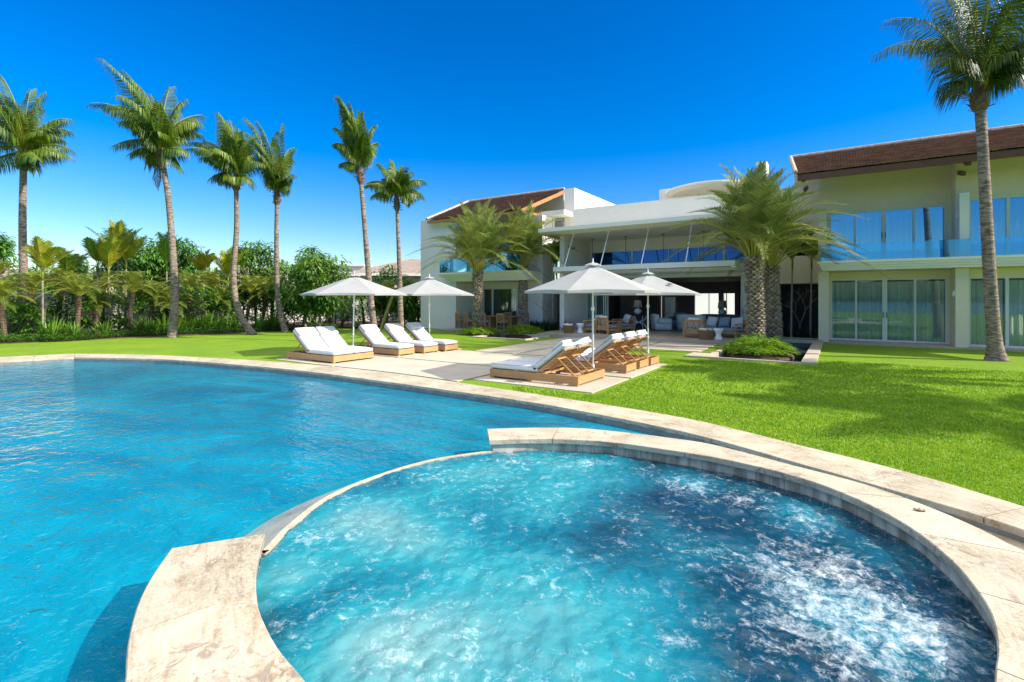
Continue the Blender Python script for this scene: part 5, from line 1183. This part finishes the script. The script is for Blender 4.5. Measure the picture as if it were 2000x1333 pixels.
# --- left bed: soil strip, garden wall, plants
mb = MB(); bed = [(-27.6, -6), (-27.9, 5.3), (-27.2, 9.4), (-26.1, 12.6), (-25.6, 15), (-26.0, 17.6), (-24.6, 20.5), (-23.0, 22.3), (-21.5, 23.2), (-21.5, 45), (-60, 45), (-60, -6)]
mb.prism([p for p in bed], -.1, .03); mb.build('planting_bed', 'soil')['kind'] = 'structure'
gwl = thing('garden_wall', 'pale rendered garden wall behind the left hedge planting', 'wall', (-34, 15, 0)); mb = MB(); mb.obox((-34.5, 12, 1.0), (.12, 0, 0), (1.2, 26, 0), (0, 0, 1.05)); mb.build('wall', 'gardenwall', gwl, world=True); mb = MB(); mb.obox((-34.5, 12, 2.09), (.17, 0, 0), (1.2, 26.05, 0), (0, 0, .04)); mb.build('coping', 'trim', gwl, world=True)
def bedpt(px, back):    # point in the bed behind the lawn edge at image column px
    ed_ = [(0, 672), (130, 668), (250, 660), (400, 654), (500, 650), (600, 644), (700, 645), (800, 642), (830, 641)]
    for (a, ya), (b, yb) in zip(ed_[:-1], ed_[1:]):
        if a <= px <= b or (px < 0 and a == 0) or (px > 830 and b == 830): y = ya + (yb - ya) * (px - a) / (b - a); break
    Z = FPX * CH / (y - YH) + back; return B(px, Z)
# ground cover (stuff) along the edge
cb = MB(); random.seed(5)
for i in range(17000):
    px = U(-60, 660); bk = .05 + 1.6 * rnd() ** 1.5; p = bedpt(px, bk); z = .04 + U(0, .28) * min(1, bk * 2.2 + .35); a = rnd() * 6.28; L = U(.05, .10); dn = Vector((math.cos(a), math.sin(a), U(-.1, .9))).normalized(); sd = dn.cross(UP).normalized(); p = p + UP * z
    cb.add([p, p + dn * L * .5 + sd * L * .35, p + dn * L, p + dn * L * .5 - sd * L * .35], [(0, 1, 2, 3)])
o = cb.build('ground_cover', 'cover'); tagk(o, 'low dark leafy ground cover along the front of the left bed', 'ground cover', kind='stuff')
side = ['beside the leftmost palm trunk', 'between the first two tall trunks', 'under the tallest palm', 'near the curved trunk', 'behind the left umbrella', 'next to the house']
def where(px):
    for lim, s_ in ((70, 'beside the leftmost tall trunk'), (190, 'between the leftmost trunk and the yellow palms'), (300, 'left of the tallest palm trunk'), (400, 'just right of the tallest palm trunk'), (500, 'around the curved palm trunk'), (600, 'between the fourth trunk and left umbrella'), (720, 'behind the left umbrella'), (900, 'between the umbrella and the house')):
        if px < lim: return s_
random.seed(9)
for i, px in enumerate([-15, 10, 92, 108, 128, 148, 205, 268, 290, 306, 322, 345, 360, 378, 394, 410, 428, 447, 462, 508, 520, 535, 552]):
    pass
cnt_ = {}
def uniq(base, px):
    k = base + where(px); cnt_[k] = cnt_.get(k, 0) + 1; n = cnt_[k]
    if n == 1: return '%s %s' % (base, where(px))
    words = ['', '', 'second', 'third', 'fourth', 'fifth', 'sixth', 'seventh', 'eighth', 'ninth', 'tenth']
    return '%s %s, %s from the left there' % (base, where(px), words[min(n, 10)])
for i, px in enumerate([92, 104, 120, 145, 205, 268, 290, 304, 322, 345, 360, 378, 394, 410, 428, 447, 462, 508, 522, 538, 556]):
    strap_clump(uniq('bright lily clump', px), bedpt(px, U(.5, 1.3)), 52, U(.85, 1.25), 'strap', seed=100 + i, w=.05)
# pygmy date palms
for i, (px, bk, h, L, ln) in enumerate([(-18, 1.5, 1.5, 1.5, .2), (10, 1.0, 1.7, 1.5, -.2), (60, 2.6, 2.0, 1.5, .1), (150, 1.5, 1.9, 1.5, .1), (112, 3.2, 2.3, 1.4, .2), (190, 2.2, 1.3, 1.4, -.1), (200, 3.4, 2.2, 1.4, 0), (250, 1.3, 2.1, 1.55, .25), (292, 2.2, 1.7, 1.4, .2), (325, 1.7, 1.2, 1.4, .3), (375, 2.0, 2.2, 1.5, -.2), (405, 2.6, 2.4, 1.4, .2), (440, 1.8, 1.5, 1.35, -.3), (478, 2.2, 2.1, 1.5, .4),
        (510, 2.0, 1.8, 1.4, .3), (530, 3.0, 2.2, 1.3, .1), (592, 1.8, 2.0, 1.4, .35), (612, 2.6, 1.8, 1.3, .3), (640, 1.8, 1.5, 1.4, .5), (668, 2.4, 1.8, 1.3, .1), (712, 2.2, 1.6, 1.4, -.2), (755, 1.8, 1.9, 1.4, .1), (800, 1.6, 1.7, 1.3, .1), (818, 2.6, 2.1, 1.2, -.2)]):
    pygmy(uniq('fluffy pygmy palm', px), bedpt(px, bk), h, .09, L * 1.28, 34, 200 + i, (RV.x * ln, RV.y * ln))
# yellow-green young palms standing above the hedge
for i, (px, bk, ytop, mt, L) in enumerate([(84, 1.0, 535, 'areca', 1.5), (190, 3.0, 520, 'areca_g', 1.5), (212, 2.4, 530, 'areca', 1.8), (245, 3.0, 515, 'areca', 1.7), (232, 4.2, 500, 'areca', 1.9), (325, 2.6, 520, 'areca_g', 1.7), (396, 3.4, 535, 'areca', 1.3), (445, 2.6, 545, 'areca', 1.8), (475, 4.0, 530, 'areca_g', 1.4), (130, 3.4, 540, 'areca_g', 1.3), (-25, 2.8, 560, 'areca', 1.4), (655, 3.5, 590, 'areca_g', 1.2), (745, 3.0, 585, 'areca_g', 1.3), (806, 3.0, 600, 'areca_g', 1.2)]):
    p = bedpt(px, bk); Zp = p.dot(FV); h = CH + (YH - ytop) * Zp / FPX - .3; cane_palm(uniq('yellow-green young palm', px), p, h, .05, L, 7, mt, 300 + i, (U(-.1, .1), 0), ll=.58, w=.055)
# broad-leaved trees behind
GT = 'leafy broad-leaved trees behind the left hedge'
for i, (px, Zt, ytop, rx_, mt, nl_) in enumerate([(-25, 30, 455, 1.6, 'broad', 1500), (140, 31, 505, 1.5, 'broad_l', 900), (262, 30, 445, 2.0, 'broad', 2600), (345, 31, 470, 1.6, 'broad', 1700), (500, 31, 480, 1.8, 'broad_l', 2000), (596, 29, 488, 1.6, 'broad', 1900), (625, 27, 500, 1.5, 'broad_l', 1700), (750, 33, 520, 1.2, 'broad', 900), (800, 32, 535, 1.4, 'broad', 1100), (60, 30, 520, 1.6, 'broad_l', 1300), (430, 33, 525, 1.4, 'broad_l', 900)]):
    p = B(px, Zt); h = CH + (YH - ytop) * Zt / FPX; leafy_tree('leafy_tree', uniq('broad-leaved tree', px), p, h, rx_ * 1.15, h * .40, int(nl_ * 2.3), mt, .30, 400 + i, GT, .09, .3, 18)
# darker shrubs filling the depth of the bed
for i in range(28):
    px = -40 + i * 31 + U(-8, 8); bk = U(3.0, 5.5) if i % 2 else U(1.6, 3); h = U(1.6, 2.9)
    leafy_tree('shrub', uniq('leafy shrub', max(0, px)), bedpt(px, bk), h, U(.8, 1.15), h * .5, 1100, 'broad_l' if i % 2 else 'broad', .20, 500 + i, 'leafy shrubs filling the left bed', .03, .1, 11, 'shrub', .3)
# leaning prop pole next to the fifth palm
a = G(740, 652); b = W(773, 560, 19.5); o = MB().tube([a, b], .06, 8).build('support_pole', 'branch'); tagk(o, 'bare wooden pole leaning right between the two palms left of the house', 'pole')
# --- plants round the house
for i, (x, y, h, L, mt) in enumerate(((-13.05, 24.2, 3.6, 1.1, 'areca_g'), (-12.45, 23.7, 3.4, 1.2, 'areca_g'), (-1.75, 24.6, 3.1, 1.1, 'areca_g'), (-1.05, 24.9, 3.1, 1.3, 'areca_g'))):
    cane_palm(['slim young palm in the dark recess right of the second date palm', 'slim young palm against the edge of the lounge wall', 'slim young palm half hidden behind the two pond date palms', 'slim young palm in the recess beside the right wing'][i], (x, y, 0), h, .045, L, 8, mt, 600 + i, (.05, 0), ll=.36, w=.06)
cane_palm('leaning slim trunk crossing the dark recess by the lounge wall', (-11.95, 23.4, 0), 3.2, .04, .9, 5, 'areca_g', 620, (-.75, .1), ll=.3, w=.05)
random.seed(77)
for i in range(16):
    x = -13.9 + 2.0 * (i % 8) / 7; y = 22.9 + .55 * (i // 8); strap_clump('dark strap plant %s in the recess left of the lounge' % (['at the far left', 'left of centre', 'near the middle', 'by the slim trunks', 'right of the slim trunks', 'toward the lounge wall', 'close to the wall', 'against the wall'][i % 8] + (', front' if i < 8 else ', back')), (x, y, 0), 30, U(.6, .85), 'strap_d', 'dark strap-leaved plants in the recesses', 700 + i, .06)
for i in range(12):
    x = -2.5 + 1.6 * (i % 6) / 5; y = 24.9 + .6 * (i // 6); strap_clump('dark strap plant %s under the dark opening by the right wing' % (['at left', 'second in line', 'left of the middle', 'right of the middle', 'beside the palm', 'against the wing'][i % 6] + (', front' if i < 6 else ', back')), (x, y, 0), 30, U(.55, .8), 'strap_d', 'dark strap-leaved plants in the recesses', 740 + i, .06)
def bare(label, loc, h, seed):
    random.seed(seed); mb = MB()
    def br(p, d, l, r, k):
        q = p + d * l; mb.tube([p, p.lerp(q, .5) + Vector((U(-.04, .04), U(-.04, .04), 0)), q], [r, r * .85, r * .7], 6)
        if k:
            for s_ in (-1, 1): nd = (d + (RV * s_ * U(.4, .8) + FV * U(-.4, .4)) + UP * .2).normalized(); br(q, nd, l * U(.65, .9), r * .7, k - 1)
    br(Vector((0, 0, 0)), Vector((0, 0, 1)), h * .3, .035, 4); o = mb.build('frangipani', 'branch', smooth=True); o.location = loc; tagk(o, label, 'shrub', 'bare branched frangipanis')
bare('bare pale-branched frangipani in front of the dark opening by the right wing', (-1.45, 25.2, 0), 2.3, 1); bare('bare branched frangipani between slim trunks left of the lounge', (-12.8, 23.3, 0), 2.0, 5)
# trees and palms behind the lounge courtyard and left room, seen through openings
for i, (x, y, h, s_) in enumerate(((-8.6, 38.5, 2.6, 'left'), (-6.9, 39.0, 3.0, 'right'))): cane_palm('slim courtyard palm seen through the back of the lounge, the %s one' % s_, (x, y, 0), h, .06, 1.3, 8, 'areca', 640 + i, (0, 0))
leafy_tree('shrub', 'green shrub glimpsed through the doorway behind the dining table', (-21.3, 36, 0), 3.2, 1.8, 1.5, 1800, 'broad_l', .2, 660, None, .05, .1, 14, 'shrub')

# --- neighbouring houses beyond the garden wall
def hip_house(label, loc, rz, w_, d_, h, rh, ov=.7, wins=()):
    t = thing('neighbour_house', label, 'house', loc, rz); mb = MB(); mb.box(-w_ / 2, w_ / 2, -d_ / 2, d_ / 2, 0, h); mb.build('wall', 'gardenwall', t)
    mb = MB(); a, b = w_ / 2 + ov, d_ / 2 + ov; rl = max(.5, w_ / 2 - d_ / 2); mb.add([(-a, -b, h), (a, -b, h), (a, b, h), (-a, b, h), (-rl, 0, h + rh), (rl, 0, h + rh)], [(0, 1, 5, 4), (1, 2, 5), (2, 3, 4, 5), (3, 0, 4), (0, 3, 2, 1)]); rf = mb.build('roof', 'shingle', t)
    mb = MB(); mb.box(-a, a, -b - .04, -b + .04, h - .16, h + .04); mb.box(-a, a, b - .04, b + .04, h - .16, h + .04); mb.box(-a - .04, -a + .04, -b, b, h - .16, h + .04); mb.box(a - .04, a + .04, -b, b, h - .16, h + .04); mb.build('fascia', 'trim', t)
    for (x, z, ww, hh) in wins: f = box(x - ww / 2, x + ww / 2, -d_ / 2 - .03, -d_ / 2 + .05, z, z + hh).build('window', 'dark2', t)
hip_house('low neighbour house with a brown shingle roof behind the curved palm', B(545, 46), TH + .25, 15, 8, 2.9, 1.7, wins=[(-4, 1, 1.4, 1.2), (2, 1, 1.4, 1.2)])
hip_house('neighbour house with a beige shingle roof just left of the villa', B(812, 43), TH + .15, 9, 8, 3.7, 1.5, wins=[(-2.5, 1.4, 1.4, 1.6), (-.5, 1.4, 1, 1.6)])
hip_house('low neighbour house whose grey-brown roof shows left of the leftmost trunk', B(-10, 42), TH - .1, 12, 8, 2.9, 1.4)
wbx = thing('white_building', 'flat white building block between the neighbour roofs, with a thin rod', 'building', B(705, 55), TH); box(-3.4, 2.4, -2, 2, 0, 5.2).build('wall', 'stucco', wbx); box(-3.6, 1.0, -2.2, 2.2, 5.21, 5.4).build('roof', 'trim', wbx)
